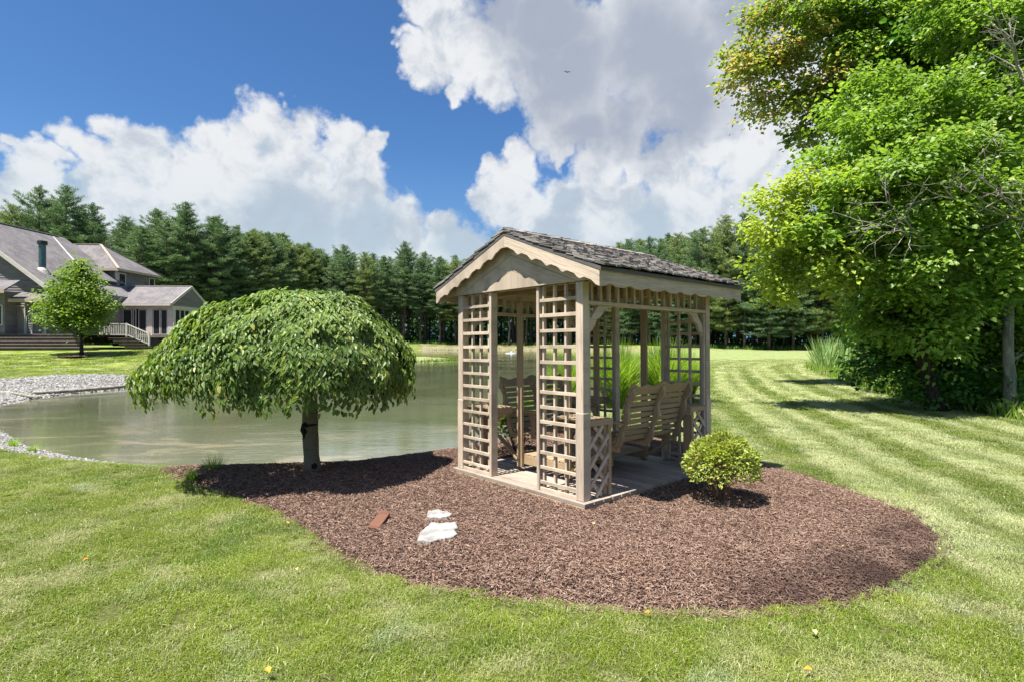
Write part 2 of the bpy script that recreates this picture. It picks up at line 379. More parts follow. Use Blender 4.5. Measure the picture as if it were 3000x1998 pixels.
def blade_mat():
    m, T = mat_new('lawn_blades'); loc = T.n('ShaderNodeObjectInfo')
    g = T.n('ShaderNodeGroup', node_tree=LG); T.L.new(loc.outputs['Location'], g.inputs[0])
    T.L.new(attr(T, 'mow', 'INSTANCER'), g.inputs[1]); T.L.new(attr(T, 'amp', 'INSTANCER'), g.inputs[2])
    v = attr(T, 'var'); c = g.outputs[0]
    c = T.mix(1.0, c, (1.05, 1.03, 1.03), 'MULTIPLY')
    c = T.mix(T.math('MULTIPLY', T.ss(v, .0, .6, 1, 0), .75), c, T.mix(1.0, c, (.35, .5, .25), 'MULTIPLY'))
    c = T.mix(T.math('MULTIPLY', T.math('GREATER_THAN', v, .85), .65), c, (.56, .51, .34))
    tc = T.mix(1.0, c, (1.25, 1.25, .8), 'MULTIPLY')
    finish(T, c, .5, .35, trans=.3, tcol=tc); return m
M['blades'] = blade_mat()

def chips(name, cols, rough=.85, spec=.2, bs=50):
    m, T = mat_new(name); v = attr(T, 'var'); pos = T.n('ShaderNodeNewGeometry').outputs['Position']
    cr = T.n('ShaderNodeValToRGB'); e = cr.color_ramp.elements; cr.color_ramp.interpolation = 'LINEAR'
    while len(e) < len(cols): e.new(.5)
    for i, c in enumerate(cols): e[i].position = i / (len(cols) - 1); e[i].color = tuple(c) + (1,)
    T.L.new(v, cr.inputs[0]); nz = T.noise(pos, bs, 4, .6)
    pt = T.noise(pos, .9, 4, .6)
    c = T.mix(T.ss(nz, .3, .7), T.mix(1.0, cr.outputs[0], (.72, .72, .72), 'MULTIPLY'), cr.outputs[0])
    c = T.mix(T.math('MULTIPLY', T.ss(pt, .5, .68), .45), c, T.mix(1.0, c, (.6, .55, .55), 'MULTIPLY'))
    c = T.mix(T.math('MULTIPLY', attr(T, 'damp'), .88), c, (.045, .026, .022))
    finish(T, c, rough, spec, nz, .5, .004); return m
M['chips'] = chips('mulch_chips', [(.07, .041, .030), (.175, .102, .072), (.255, .155, .112), (.30, .195, .146), (.42, .31, .24), (.21, .125, .088)])
M['pebbles'] = chips('limestone_pebbles', [(.14, .135, .125), (.25, .24, .225), (.36, .35, .33), (.46, .45, .43), (.29, .28, .26)], .8, .25)
def mulchbed():
    m, T = mat_new('mulch_bed_soil'); pos = T.n('ShaderNodeNewGeometry').outputs['Position']
    a = T.n('ShaderNodeTexVoronoi', {'Vector': T.n('ShaderNodeVectorMath', {0: pos, 1: T.noise(pos, 9, 3, .6, 0, True)}, operation='ADD').outputs[0], 'Scale': 48.0}).outputs
    c = T.mix(T.n('ShaderNodeSeparateColor', {0: a['Color']}).outputs[0], (.05, .03, .025), (.25, .155, .125))
    finish(T, c, .9, .15, a['Distance'], 1.0, .02); return m
M['mulch'] = mulchbed()
def gravelbed():
    m, T = mat_new('gravel_bank'); pos = T.n('ShaderNodeNewGeometry').outputs['Position']
    a = T.n('ShaderNodeTexVoronoi', {'Vector': pos, 'Scale': 17.0}).outputs
    c = T.mix(T.n('ShaderNodeSeparateColor', {0: a['Color']}).outputs[0], (.12, .115, .105), (.39, .38, .36))
    c = T.mix(T.ss(a['Distance'], .45, .8), c, (.05, .045, .04))
    rust = T.math('MULTIPLY', T.ss(T.noise(pos, .6, 4, .6), .62, .7), .8)
    c = T.mix(rust, c, (.33, .16, .09))
    finish(T, c, .85, .25, a['Distance'], 1.0, .04); return m
M['gravel'] = gravelbed()
def watermat():
    m, T = mat_new('pond_water'); pos = T.n('ShaderNodeNewGeometry').outputs['Position']
    big = T.noise(T.scale(pos, (1, 1, 1)), .35, 5, .6, .5); sh = attr(T, 'shallow')
    c = T.mix(T.ss(big, .35, .65), (.072, .085, .042), (.10, .11, .065))
    patch = T.noise(T.scale(pos, (.55, 1.4, 1)), .8, 6, .65, .7)
    c = T.mix(T.math('MULTIPLY', T.ss(patch, .50, .62), T.math('MULTIPLY', sh, .8)), c, (.30, .25, .16))
    c = T.mix(T.math('MULTIPLY', sh, .35), c, (.17, .16, .12))
    r1 = T.noise(T.scale(pos, (1.2, 2.6, 1)), 2.4, 4, .6, .4); r2 = T.noise(T.scale(pos, (1, 1.8, 1)), 9.0, 3, .6, .3)
    calm = T.ss(T.noise(pos, .22, 3, .6), .36, .62, .25, 1.0)
    h = T.math('MULTIPLY', T.math('ADD', r1, T.math('MULTIPLY', r2, .45)), calm)
    p = T.n('ShaderNodeBsdfPrincipled', {'Base Color': c, 'Roughness': .03, 'IOR': 1.5, 'Specular IOR Level': .5})
    b = T.n('ShaderNodeBump', {'Height': h, 'Strength': .2, 'Distance': .028}); T.L.new(b.outputs[0], p.inputs['Normal'])
    T.n('ShaderNodeOutputMaterial', {0: p.outputs[0]}); return m
M['water'] = watermat()

# ---------------------------------------------------------------- plan of the site
ZW = -.28
POND = np.array([(-1.0,9.35),(-1.88,8.56),(-2.45,8.2),(-3.05,8.07),(-3.9,7.98),(-4.9,8.13),(-6,8.4),(-7.3,9.0),(-8.8,9.9),(-10.8,11.6),(-12.8,12.7),
    (-14.2,13.8),(-14.9,15.2),(-15.9,18.3),(-15.8,20.4),(-15.4,22.5),(-15,28),(-16.5,36),(-15,42),(-12,46),(-8.9,47.8),(-6,50.2),(-5,53),(-6.5,57),
    (-12,62),(-20,66),(-32,74),(-40,85),(-40,105),(-30,117),(-15,120),(0,121),(15,117),(24,108),(26,98),(23,84),(19,71),(12,49),(6,30),(3.2,19),(1.5,14),(.75,12.2),(.25,10.8),(-.35,10.0)])
DITCH = np.array([(60,-6),(9.9,-6),(9.8,5),(9.9,10.8),(10.1,12.4),(10.6,14.5),(11.4,17.6),(13.9,24.8),(16.8,32),(20,37.5),(25,41),(33,43),(46,46),(70,60),(120,60),(120,-6)])
MOWG = np.array([(60,-6),(5.6,-6),(7.9,4),(9.5,10.7),(10.5,14.5),(11.4,17.6),(13.9,24.8),(16.8,32),(20,37.5),(25,41),(33,43),(46,46),(70,60),(120,60),(120,-6)])
MUL = [(450,1105),(530,1135),(615,1160),(680,1205),(760,1258),(850,1302),(1000,1340),(1150,1362),(1300,1382),(1500,1396),(1650,1401),(1800,1394),(1930,1373),
       (2030,1345),(2110,1305),(2155,1265),(2168,1235),(2150,1207),(2080,1163),(1960,1118),(1850,1082),(1745,1056)]
MULCH = [((px*1.2744-1500)/F*(EYE*F/(py*1.2744-HY)), EYE*F/(py*1.2744-HY)) for px, py in MUL]
MULCH = [(x * .972 + (.05 if x > .9 else 0) * min(1, max(0, (6.5 - y) / 1.0)), y * .972) for x, y in MULCH]
MULCH += [(2.9,8.4),(2.3,9.4),(1.35,9.9),(.7,10.0),(.1,9.4),(-.75,8.75),(-1.7,8.0),(-2.45,7.55),(-3.2,7.4),(-4.2,7.35),(-4.6,6.95)]
MULCH = np.array(MULCH)
def inside(poly, x, y):
    r = np.zeros(x.shape, bool); n = len(poly)
    for i in range(n):
        x0, y0 = poly[i]; x1, y1 = poly[(i + 1) % n]
        c = ((y0 > y) != (y1 > y)); xx = (x1 - x0) * (y - y0) / ((y1 - y0) if y1 != y0 else 1e-9) + x0
        r ^= c & (x < xx)
    return r
def pdist(poly, x, y, closed=True):
    d = np.full(x.shape, 1e9); n = len(poly)
    for i in range(n if closed else n - 1):
        a = poly[i]; b = poly[(i + 1) % n]; ab = b - a
        t = np.clip(((x - a[0]) * ab[0] + (y - a[1]) * ab[1]) / (ab @ ab), 0, 1)
        d = np.minimum(d, np.hypot(x - a[0] - t * ab[0], y - a[1] - t * ab[1]))
    return d
def sdist(poly, x, y): return np.where(inside(poly, x, y), -1, 1) * pdist(poly, x, y)
def smooth(t): t = np.clip(t, 0, 1); return t * t * (3 - 2 * t)
def vnoise(x, y, s, seed=0):
    r = np.random.default_rng(seed); T_ = r.random((64, 64)); xs, ys = x / s, y / s
    xi = np.floor(xs).astype(int); yi = np.floor(ys).astype(int); fx = smooth(xs - xi); fy = smooth(ys - yi)
    g = lambda a, b: T_[a % 64, b % 64]
    return (g(xi, yi)*(1-fx) + g(xi+1, yi)*fx)*(1-fy) + (g(xi, yi+1)*(1-fx) + g(xi+1, yi+1)*fx)*fy
def height(x, y, full=False):
    x = np.asarray(x, float); y = np.asarray(y, float)
    sp = sdist(POND, x, y); sdt = sdist(DITCH, x, y)
    B = np.zeros(x.shape)
    house = smooth((-x - 12) / 9) * smooth((y - 19) / 5)
    B += house * (.12 + .9 * smooth((y - 26) / 9.5))
    B += .8 * smooth((y - 80) / 35) * (1 - house)
    B += .03 * (vnoise(x, y, 1.7, 3) - .5) + .10 * (vnoise(x, y, 9, 4) - .5) * smooth((np.hypot(x, y) - 8) / 10)
    B -= .75 * smooth(-sdt / 5) * (y < 75)
    w = 1.25 + 2.2 * smooth((-x - 11) / 3) * smooth((y - 13) / 4)
    z = np.where(sp > 0, (ZW + .0) + (B - ZW) * smooth(.12 + sp / w * .88), ZW - .04 - .5 * smooth(-sp / 2.5))
    z = np.where((sp > 0) & (sp < .15), np.maximum(z, ZW + .012 + 0 * z), z)
    return (z, sp, sdt) if full else z
def ground_z(x, y): return float(height(np.array([x]), np.array([y]))[0])
TREELINE = [(-340,76),(0,79),(300,83),(500,86),(650,93),(800,110),(900,126),(1400,126),(1790,121),(1900,110),(2000,103),(2150,94),(2350,90),(2600,88),(3000,86)]

def axis(lo, hi, step, far, grow=1.16):
    a = list(np.arange(lo, hi + 1e-6, step)); s = step
    while a[-1] < far[1]: s *= grow; a.append(a[-1] + s)
    s = step; b = [a[0]]
    while b[-1] > far[0]: s *= grow; b.append(b[-1] - s)
    return np.array(b[::-1][:-1] + a)
def build_ground():
    xs = axis(-17, 15, .2, (-1600, 1600), 1.07); ys = axis(1, 25, .2, (-400, 1900), 1.06)
    X, Y = np.meshgrid(xs, ys); x, y = X.ravel(), Y.ravel()
    z, sp, sdt = height(x, y, True)
    im = inside(MULCH, x, y) & (pdist(MULCH, x, y) > .12); z = np.where(im, z - .05, z)
    nx, ny = len(xs), len(ys); idx = np.arange(nx * ny).reshape(ny, nx)
    Fa = np.stack([idx[:-1, :-1], idx[:-1, 1:], idx[1:, 1:], idx[1:, :-1]], -1).reshape(-1, 4)
    tl = np.array([((px - 1500) / F * d, d) for px, d in TREELINE])
    dl = np.interp(x, tl[:, 0], tl[:, 1]); dt = y - dl
    wood_ = smooth((dt + 2.5) / 2.5)
    wild = smooth(-sdt / 1.2) * (1 - wood_)
    shore = smooth((.5 - sp) / .35)
    amp = lawn_amp(x, y)
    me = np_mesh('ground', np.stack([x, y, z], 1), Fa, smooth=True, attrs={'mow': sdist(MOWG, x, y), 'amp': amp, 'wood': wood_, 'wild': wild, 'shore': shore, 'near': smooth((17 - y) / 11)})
    tag(link('lawn_ground', me, M['lawn']), kind='structure')
def lawn_amp(x, y): return smooth((x * 1.0 + .28 * y - 3.0) / 2.4) * smooth((100 - y) / 15) * .92 * smooth((y-2.2)/4+.25)
build_ground()
def patch_mesh(name, x0, x1, y0, y1, step, keep, zf, mat, label=None, cat=None, kind=None):
    xs = np.arange(x0, x1, step); ys = np.arange(y0, y1, step); X, Y = np.meshgrid(xs, ys); x, y = X.ravel(), Y.ravel()
    nx, ny = len(xs), len(ys); idx = np.arange(nx * ny).reshape(ny, nx)
    Fa = np.stack([idx[:-1, :-1], idx[:-1, 1:], idx[1:, 1:], idx[1:, :-1]], -1).reshape(-1, 4)
    k = keep(x, y); Fa = Fa[k[Fa].all(1)]; used = np.unique(Fa); mp = np.full(nx * ny, -1); mp[used] = np.arange(len(used))
    x, y = x[used], y[used]; z = zf(x, y); Fa = mp[Fa]
    me = np_mesh(name, np.stack([x, y, z], 1), Fa, smooth=True); o = link(name, me, mat); return tag(o, label, cat, kind=kind)
def mulch_z(x, y):
    e = pdist(MULCH, x, y); ins = inside(MULCH, x, y); sp = sdist(POND, x, y)
    return height(x, y) + np.where(ins, .005 + .05 * smooth(e / .5) - .03 * smooth((.14 - e) / .14), 0) + .014 * (vnoise(x, y, .11, 8) - .5)
patch_mesh('mulch_bed', -5.2, 4.8, 2.9, 10.6, .05, lambda x, y: inside(MULCH, x, y) & (sdist(POND, x, y) > .3), mulch_z, M['mulch'], kind='structure')

def gravel_w(x, y):
    near = np.interp(x, [-14, -11, -8, -6.3, -5.2, -4.4, -3.0, -1.5, .5, 2.5], [1.5, 1.45, 1.1, .6, .22, .5, .62, .6, .75, .5])
    w = np.where(y < 14.5, near, .35)
    left = (x < -9) & (y >= 12.5) & (y < 27); w = np.where(left, 1.2 + 3.4 * smooth((y - 13) / 4) * smooth((27 - y) / 4), w)
    return w * (.85 + .3 * vnoise(x, y, .5, 21))
def in_gravel(x, y):
    sp = sdist(POND, x, y); return (sp > -.35) & (sp < gravel_w(x, y))
patch_mesh('gravel_bank', -24, 4, 6.8, 30, .12, in_gravel, lambda x, y: height(x, y) + .012 + .02 * (vnoise(x, y, .16, 9) - .3), M['gravel'], kind='structure')
def build_water():
    xs = axis(-18, 6, .5, (-60, 45), 1.05); ys = axis(6, 26, .5, (5, 135), 1.05); X, Y = np.meshgrid(xs, ys); x, y = X.ravel(), Y.ravel()
    sp = sdist(POND, x, y); nx, ny = len(xs), len(ys); idx = np.arange(nx * ny).reshape(ny, nx)
    Fa = np.stack([idx[:-1, :-1], idx[:-1, 1:], idx[1:, 1:], idx[1:, :-1]], -1).reshape(-1, 4)
    Fa = Fa[(sp < 1.0)[Fa].any(1)]; used = np.unique(Fa); mp = np.full(nx * ny, -1); mp[used] = np.arange(len(used))
    sh = smooth((2.6 + sp) / 2.4) * smooth((26 - y) / 4) ; sh = np.maximum(sh, smooth((-x - 2) / 3) * smooth((13 - y) / 3) * .8)
    me = np_mesh('pond_water', np.stack([x, y, np.full_like(x, ZW)], 1)[used], mp[Fa], attrs={'shallow': sh[used]})
    tag(link('pond_water', me, M['water']), kind='structure')
build_water()

# ---------------------------------------------------------------- loose pieces: mulch chips and pebbles
def box_chips(name, x, y, z, L, W, H, tilt, var):
    n = len(x); a = RNG.uniform(0, 2 * np.pi, n); t = RNG.normal(0, tilt, n); r = RNG.uniform(-.6, .6, n)
    d = np.stack([np.cos(a) * np.cos(t), np.sin(a) * np.cos(t), np.sin(t)], 1)
    s = np.stack([-np.sin(a) * np.cos(r), np.cos(a) * np.cos(r), np.sin(r)], 1); u = np.cross(d, s)
    P = np.stack([x, y, z], 1); V = []
    for i in (-1, 1):
        for j in (-1, 1):
            for k in (-1, 1):
                jl = (1 + RNG.uniform(-.25, .1, n)) * L / 2; jw = (1 + RNG.uniform(-.6, .1, n)) * W / 2
                V.append(P + d * (i * jl)[:, None] + s * (j * jw)[:, None] + u * (k * H / 2)[:, None])
    V = np.stack(V, 1).reshape(-1, 3); b = (np.arange(n) * 8)[:, None]
    Fa = np.concatenate([b + np.array([q]) for q in ((0,1,3,2),(4,6,7,5),(0,4,5,1),(2,3,7,6),(0,2,6,4),(1,5,7,3))])
    dm = smooth((.75 - pdist(MULCH, x, y)) / .55) * smooth((x - .9) / 1.6) * smooth((5.2 - y) / .8) * (.3 + 1.0 * vnoise(x, y, .25, 5))
    return np_mesh(name, V, Fa, np.repeat(var, 8), attrs={'damp': np.repeat(np.clip(dm, 0, 1), 8)})
def build_chips():
    n = 420000; x = RNG.uniform(-5.2, 4.8, n); y = 2.95 + 7.5 * RNG.random(n) ** 1.35
    e = pdist(MULCH, x, y); k = (inside(MULCH, x, y) | (e < RNG.exponential(.02, n))) & (sdist(POND, x, y) > .35)
    # not where the deck stands
    c, s_ = math.cos(.7205), math.sin(.7205); dx, dy = x - .667, y - 5.055; v = dx * c + dy * s_; u = -dx * s_ + dy * c
    k &= ~((u > .05) & (u < 2.05) & (v > .05) & (v < 2.37)); x, y = x[k], y[k]; n = len(x)
    z = mulch_z(x, y) + RNG.uniform(.002, .02, n)
    L = RNG.gamma(4, .0052, n) + .008; W = RNG.uniform(.0022, .0058, n)
    tag(link('mulch_chips', box_chips('mulch_chips', x, y, z, L, W, RNG.uniform(.002, .006, n), .28, RNG.random(n)), M['chips']), 'reddish brown shredded bark mulch around the gazebo', 'mulch', kind='stuff')
build_chips()
def pebble_mesh(name, x, y, z, r):
    n = len(x); t = (1 + 5 ** .5) / 2
    ico = np.array([(-1,t,0),(1,t,0),(-1,-t,0),(1,-t,0),(0,-1,t),(0,1,t),(0,-1,-t),(0,1,-t),(t,0,-1),(t,0,1),(-t,0,-1),(-t,0,1)]) / math.hypot(1, t)
    fa = np.array([(0,11,5),(0,5,1),(0,1,7),(0,7,10),(0,10,11),(1,5,9),(5,11,4),(11,10,2),(10,7,6),(7,1,8),(3,9,4),(3,4,2),(3,2,6),(3,6,8),(3,8,9),(4,9,5),(2,4,11),(6,2,10),(8,6,7),(9,8,1)])
    a = RNG.uniform(0, 6.28, n); V = ico[None] * RNG.uniform(.72, 1.2, (n, 12, 1)) * RNG.uniform(.6, 1.15, (n, 1, 3)) * np.array([1, 1, .75]) * r[:, None, None]
    ca, sa = np.cos(a)[:, None], np.sin(a)[:, None]
    V = np.stack([V[..., 0]*ca - V[..., 1]*sa, V[..., 0]*sa + V[..., 1]*ca, V[..., 2]], -1) + np.stack([x, y, z], 1)[:, None]
    Fa = ((np.arange(n) * 12)[:, None, None] + fa[None]).reshape(-1, 3)
    return np_mesh(name, V.reshape(-1, 3), Fa, np.repeat(RNG.random(n), 12))
def build_pebbles():
    X, Y, Z, RR = [], [], [], []
    for n, x0, x1, y0, y1, ra, rb in ((90000, -14, 4, 7, 15, .010, .030), (60000, -24, -13, 12.5, 30, .02, .055)):
        x = RNG.uniform(x0, x1, n); y = RNG.uniform(y0, y1, n); sp = sdist(POND, x, y); w = gravel_w(x, y)
        k = (sp > -.25) & (sp < w + RNG.exponential(.05, n)); x, y = x[k], y[k]; X.append(x); Y.append(y)
        r = ra + (rb - ra) * RNG.random(len(x)) ** 2.2; RR.append(r); Z.append(height(x, y) + .014 + r * .2)
    tag(link('shore_pebbles', pebble_mesh('shore_pebbles', *[np.concatenate(q) for q in (X, Y, Z, RR)]), M['pebbles']), 'pale limestone pebbles along the pond edge', 'pebbles', kind='stuff')
build_pebbles()

# ---------------------------------------------------------------- lawn blades (tufts instanced on scattered points)
def tuft(name, n, rad, h, w, seed):
    r = np.random.default_rng(seed); V = []; Fa = []; var = []
    for i in range(n):
        a, q = r.uniform(0, 6.28), rad * math.sqrt(r.random()); p = np.array([q * math.cos(a), q * math.sin(a), -.004])
        b = r.uniform(0, 6.28); lean = abs(r.normal(0, .75)) + .2; hh = h * r.uniform(.55, 1.15)
        dr = np.array([math.cos(b), math.sin(b), 0]); sd = np.array([-math.sin(b), math.cos(b), 0]) * w * r.uniform(.6, 1.2) / 2
        tw = r.uniform(-.5, .5); sd = sd * math.cos(tw) + dr * math.sin(tw) * w / 2
        m = p + dr * hh * .35 * lean + np.array([0, 0, hh * .6]); t = p + dr * hh * lean + np.array([0, 0, hh * max(.35, 1.02 - .45 * lean)])
        k = len(V); V += [p - sd, p + sd, m + sd * .85, m - sd * .85, t]; Fa += [(k, k+1, k+2, k+3), (k+3, k+2, k+4, k+4)]
        var += [r.random()] * 5
    me = bpy.data.meshes.new(name); me.from_pydata([tuple(v) for v in V], [], [f if f[2] != f[3] else f[:3] for f in Fa])
    a = me.attributes.new('var', 'FLOAT', 'POINT'); a.data.foreach_set('value', np.array(var, np.float32)); me.materials.append(M['blades'])
    return bpy.data.objects.new(name, me)
def build_grass():
    tc = bpy.data.collections.new('grass_tufts')
    for i in range(4): tc.objects.link(tuft('grass_tuft', 95, .080, .041, .0033, 30 + i))
    PX, PY, SCL = [], [], []
    for dens, y0, y1, sc in ((300, 2.0, 4.5, .82), (200, 4.5, 8, .95), (80, 8, 14, 1.35), (20, 14, 26, 2.4), (6, 26, 48, 4.2)):
        W_ = y1 * .99 + 1.2; n = int(dens * 2 * W_ * (y1 - y0)); x = RNG.uniform(-W_, W_, n); y = RNG.uniform(y0, y1, n)
        k = abs(x) < y * .99 + .8; x, y = x[k], y[k]
        em = pdist(MULCH, x, y) - RNG.normal(.015, .02, len(x)); k = ~(inside(MULCH, x, y)) | (em < 0)
        x, y = x[k], y[k]; sp = sdist(POND, x, y)
        k = (sp > gravel_w(x, y) * (.97 + .1 * RNG.random(len(x)))) & (sdist(DITCH, x, y) > -.2); x, y = x[k], y[k]
        k = ~((x < -24) & (y > 33) ) ; x, y = x[k], y[k]
        c, s_ = math.cos(.7205), math.sin(.7205); dx, dy = x - .667, y - 5.055; v = dx*c + dy*s_; u = -dx*s_ + dy*c
        PX.append(x); PY.append(y); SCL.append(sc * RNG.uniform(.75, 1.25, len(x)))
    x, y, s = map(np.concatenate, (PX, PY, SCL)); z = height(x, y); n = len(x)
    print('grass tufts', n)
    me = bpy.data.meshes.new('grass'); me.vertices.add(n); me.vertices.foreach_set('co', np.stack([x, y, z], 1).astype(np.float32).ravel())
    _, _, sdt = height(x, y, True)
    sz = np.minimum(s, 1.3 + .25 * s) * (1 + .25 * (sdist(POND, x, y) < gravel_w(x, y) + .3) * (y < 14))
    for nm, v in (('mow', sdist(MOWG, x, y)), ('amp', lawn_amp(x, y)), ('sxy', s), ('sz', sz), ('rot', RNG.uniform(0, 6.28, n))):
        a = me.attributes.new(nm, 'FLOAT', 'POINT'); a.data.foreach_set('value', v.astype(np.float32))
    o = link('grass', me, None); tag(o, 'mown lawn grass of mixed green and straw blades', 'grass', kind='stuff')
    ng = bpy.data.node_groups.new('grass_scatter', 'GeometryNodeTree')
    ng.interface.new_socket('Geometry', in_out='INPUT', socket_type='NodeSocketGeometry'); ng.interface.new_socket('Geometry', in_out='OUTPUT', socket_type='NodeSocketGeometry')
    T = NT(ng); gi = T.n('NodeGroupInput'); go = T.n('NodeGroupOutput')
    def na(k): return T.n('GeometryNodeInputNamedAttribute', {'Name': k}, data_type='FLOAT').outputs['Attribute']
    ci = T.n('GeometryNodeCollectionInfo', transform_space='ORIGINAL'); ci.inputs['Collection'].default_value = tc
    ci.inputs['Separate Children'].default_value = True; ci.inputs['Reset Children'].default_value = True
    pts = T.n('GeometryNodeMeshToPoints', {'Mesh': gi.outputs[0]})
    sv = T.n('ShaderNodeCombineXYZ', {0: na('sxy'), 1: na('sxy'), 2: na('sz')}).outputs[0]
    rv = T.n('ShaderNodeCombineXYZ', {2: na('rot')}).outputs[0]; er = T.n('FunctionNodeEulerToRotation', {0: rv}).outputs[0]
    ri = T.n('FunctionNodeRandomValue', data_type='INT'); ri.inputs[4].default_value = 0; ri.inputs[5].default_value = 3
    iop = T.n('GeometryNodeInstanceOnPoints', {'Points': pts.outputs[0], 'Instance': ci.outputs[0], 'Rotation': er, 'Scale': sv})
    iop.inputs['Pick Instance'].default_value = True; T.L.new(ri.outputs[2], iop.inputs['Instance Index'])
    T.L.new(iop.outputs[0], go.inputs[0])
    md = o.modifiers.new('scatter', 'NODES'); md.node_group = ng
build_grass()

# ---------------------------------------------------------------- gazebo; local X = depth (v), local Y = along the front to the left (u)
GX, GY, GTH, GW, GL = .6668, 5.0551, .7205, 2.104, 2.4187
OE, OF, OB = .2435, .068, .134
def gz_matrix():
    return Matrix.Translation((GX, GY, .12)) @ Matrix.Rotation(-.0027, 4, 'Y') @ Matrix.Rotation(-.0117, 4, 'X') @ Matrix.Rotation(GTH, 4, 'Z')
GM = gz_matrix()
class GB(MB):
    """box in gazebo coordinates: u range, v range, z range"""
    def b(s, u0, u1, v0, v1, z0, z1, **k): s.box(v0, v1, u0, u1, z0, z1, **k)
def G(u, v, z): return Vector((v, u, z))
def scallop(t, n, amp):          # rounded lobes with soft cusps
    ph = (t * n) % 1.0
    return amp * (math.cos(2 * math.pi * ph) * .5 + .18 * math.cos(4 * math.pi * ph))
def build_gazebo():
    g = empty('gazebo', (0, 0, 0), label='taupe timber garden gazebo with trellis corners and weathered shingle roof on the mulch bed', cat='gazebo'); g.matrix_world = GM
    # deck
    d = GB(); v = 0.0
    while v < GL - .01:
        w = min(.138, GL - v); d.b(0, GW, v + .004, v + w - .006, -.035, random.uniform(-.0015, .0015)); v += .138
    deck = d.build('deck', M['deck'], g, bevel=.003)
    f = GB(); f.b(.004, GW - .004, .003, .04, -.115, -.037); f.b(.004, GW - .004, GL - .04, GL - .003, -.115, -.037)
    f.b(.003, .04, .043, GL - .043, -.115, -.037); f.b(GW - .04, GW - .003, .043, GL - .043, -.115, -.037)
    for u in (.5, 1.05, 1.6): f.b(u, u + .04, .043, GL - .043, -.115, -.037)
    f.build('deck_skirt', M['paint_shade'], deck, bevel=.003)
    # corner posts
    for u0, su in ((.056, 1), (GW - .056, -1)):
        for v0, sv in ((.05, 1), (GL - .05, -1)):
            p = GB(); p.b(u0, u0 + su * .091, v0, v0 + sv * .091, .0005, 2.06)
            p.b(u0 + su * .012, u0 + su * .05, v0 + sv * .093, v0 + sv * .125, .0005, 1.84)
            p.b(u0 - su * .005, u0 + su * .094, v0 - sv * .005, v0 + sv * .094, .001, .824)
            p.build('post', M['paint'], g, bevel=.004)
    # trellis panels with their inner stud
    rz = [1.914, 1.76, 1.606, 1.45, 1.295, 1.143, .993, .843, .694, .542, .387, .235, .088, .016]
    for u0, su in ((.147, 1), (GW - .147, -1)):
        for v0, sv in ((.056, 1), (GL - .056, -1)):
            t = GB()
            for z in rz: t.b(u0 + su * .001, u0 + su * .497 - su * .002, v0, v0 + sv * .017, z - .0165 + random.uniform(-.002, .002), z + .0165 + random.uniform(-.002, .002))
            for k in (.16, .314, .467): t.b(u0 + su * (k - .017), u0 + su * (k + .008), v0 + sv * .0175, v0 + sv * .052, .001, 2.06)
            pn = t.build('trellis_panel', M['paint'], g, bevel=.0015)
            st = GB(); st.b(u0 + su * .502, u0 + su * .54, v0 - sv * .006, v0 + sv * .088, .0006, 2.062); st.build('stud', M['paint'], pn, bevel=.003)
    # roof plan numbers
    zr = 2.626; ze_top = 2.126; half = GW / 2 + OE; sl = (zr - ze_top) / half
    def rz_(u): return zr - abs(u - GW / 2) * sl           # height of the bargeboard's top edge
    # side plates, frieze rails with balusters, brackets
    for su in (0, 1):
        U = lambda a: a if su == 0 else GW - a
        fr = GB(); fr.b(U(.058), U(.142), .145, GL - .145, 1.845, 1.882); fr.b(U(.075), U(.115), .15, GL - .15, 2.06, 2.15)
        sf = fr.build('side_rail', M['paint'], g, bevel=.002)
        bl = GB()
        for k in range(15):
            v = .213 + k * .1353; bl.b(U(.078), U(.112), v - .017, v + .017, 1.8825, 2.0595)
        bl.build('baluster_row', M['paint'], sf, bevel=.002)
        for end in (0, 1):
            Vv = lambda a: a if end == 0 else GL - a
            outer = [(.142, 1.844), (.485, 1.844)]; n = 16; pts = [G(U(.085), Vv(.480), 1.843), G(U(.085), Vv(.31), 1.843)]
            top = [G(U(.082), Vv(.31 - (.31 - .16) * i / n), 1.843 - (1.843 - 1.68) * i / n) for i in range(n + 1)]
            bot = []
            for i in range(n + 1):
                a = i / n; x = .485 - .335 * a; z = 1.843 - .325 * a
                bow = .03 * math.sin(math.pi * a) - .012 * math.cos(6 * math.pi * a) * (1 - abs(2 * a - 1))
                bot.append(G(U(.082), Vv(x - bow * .70), z + bow * .72))
            q = GB(); q.strip(top, bot, G(.038 * (1 if su == 0 else -1), 0, 0)); q.build('corner_bracket', M['paint'], g, bevel=.002)
    for v0 in (.06, GL - .10):
        pl = GB(); pl.b(.15, GW - .15, v0 + .06 if v0 < 1 else v0 - .05, v0 + .098 if v0 < 1 else v0 - .012, 2.062, 2.15); pl.build('end_plate', M['paint'], g, bevel=.002)
    # gables: chevron boards
    for v0, sv in ((.046, -1), (GL - .046, 1)):
        ga = GB(); gz = 2.064
        def chev(off0, off1):
            """band between two lines parallel to the roof, vertical offsets below the bargeboard top, cut at gz"""
            for s in (-1, 1):
                def pt(off):
                    ub = (zr - off - gz) / sl
                    return ub
                a, b = pt(off0), pt(off1)
                cl = half - .02
                poly = [(0, zr - off0)]
                if a > cl: poly += [(cl, zr - off0 - cl * sl), (cl, gz)]
                else: poly += [(a, gz)]
                poly += [(b, gz), (0, zr - off1)]
                q = [G(GW / 2 + s * (x + .0015), v0, z) for x, z in poly]
                ga.prism(q, G(0, sv * .016, 0), axis=G(s, 0, -sl))
        chev(.045, .197); chev(.201, .362)
        ub = (zr - .366 - gz) / sl
        ga.prism([G(GW / 2 - ub, v0, gz), G(GW / 2 + ub, v0, gz), G(GW / 2, v0, zr - .366)], G(0, sv * .016, 0), axis=G(1, 0, 0))
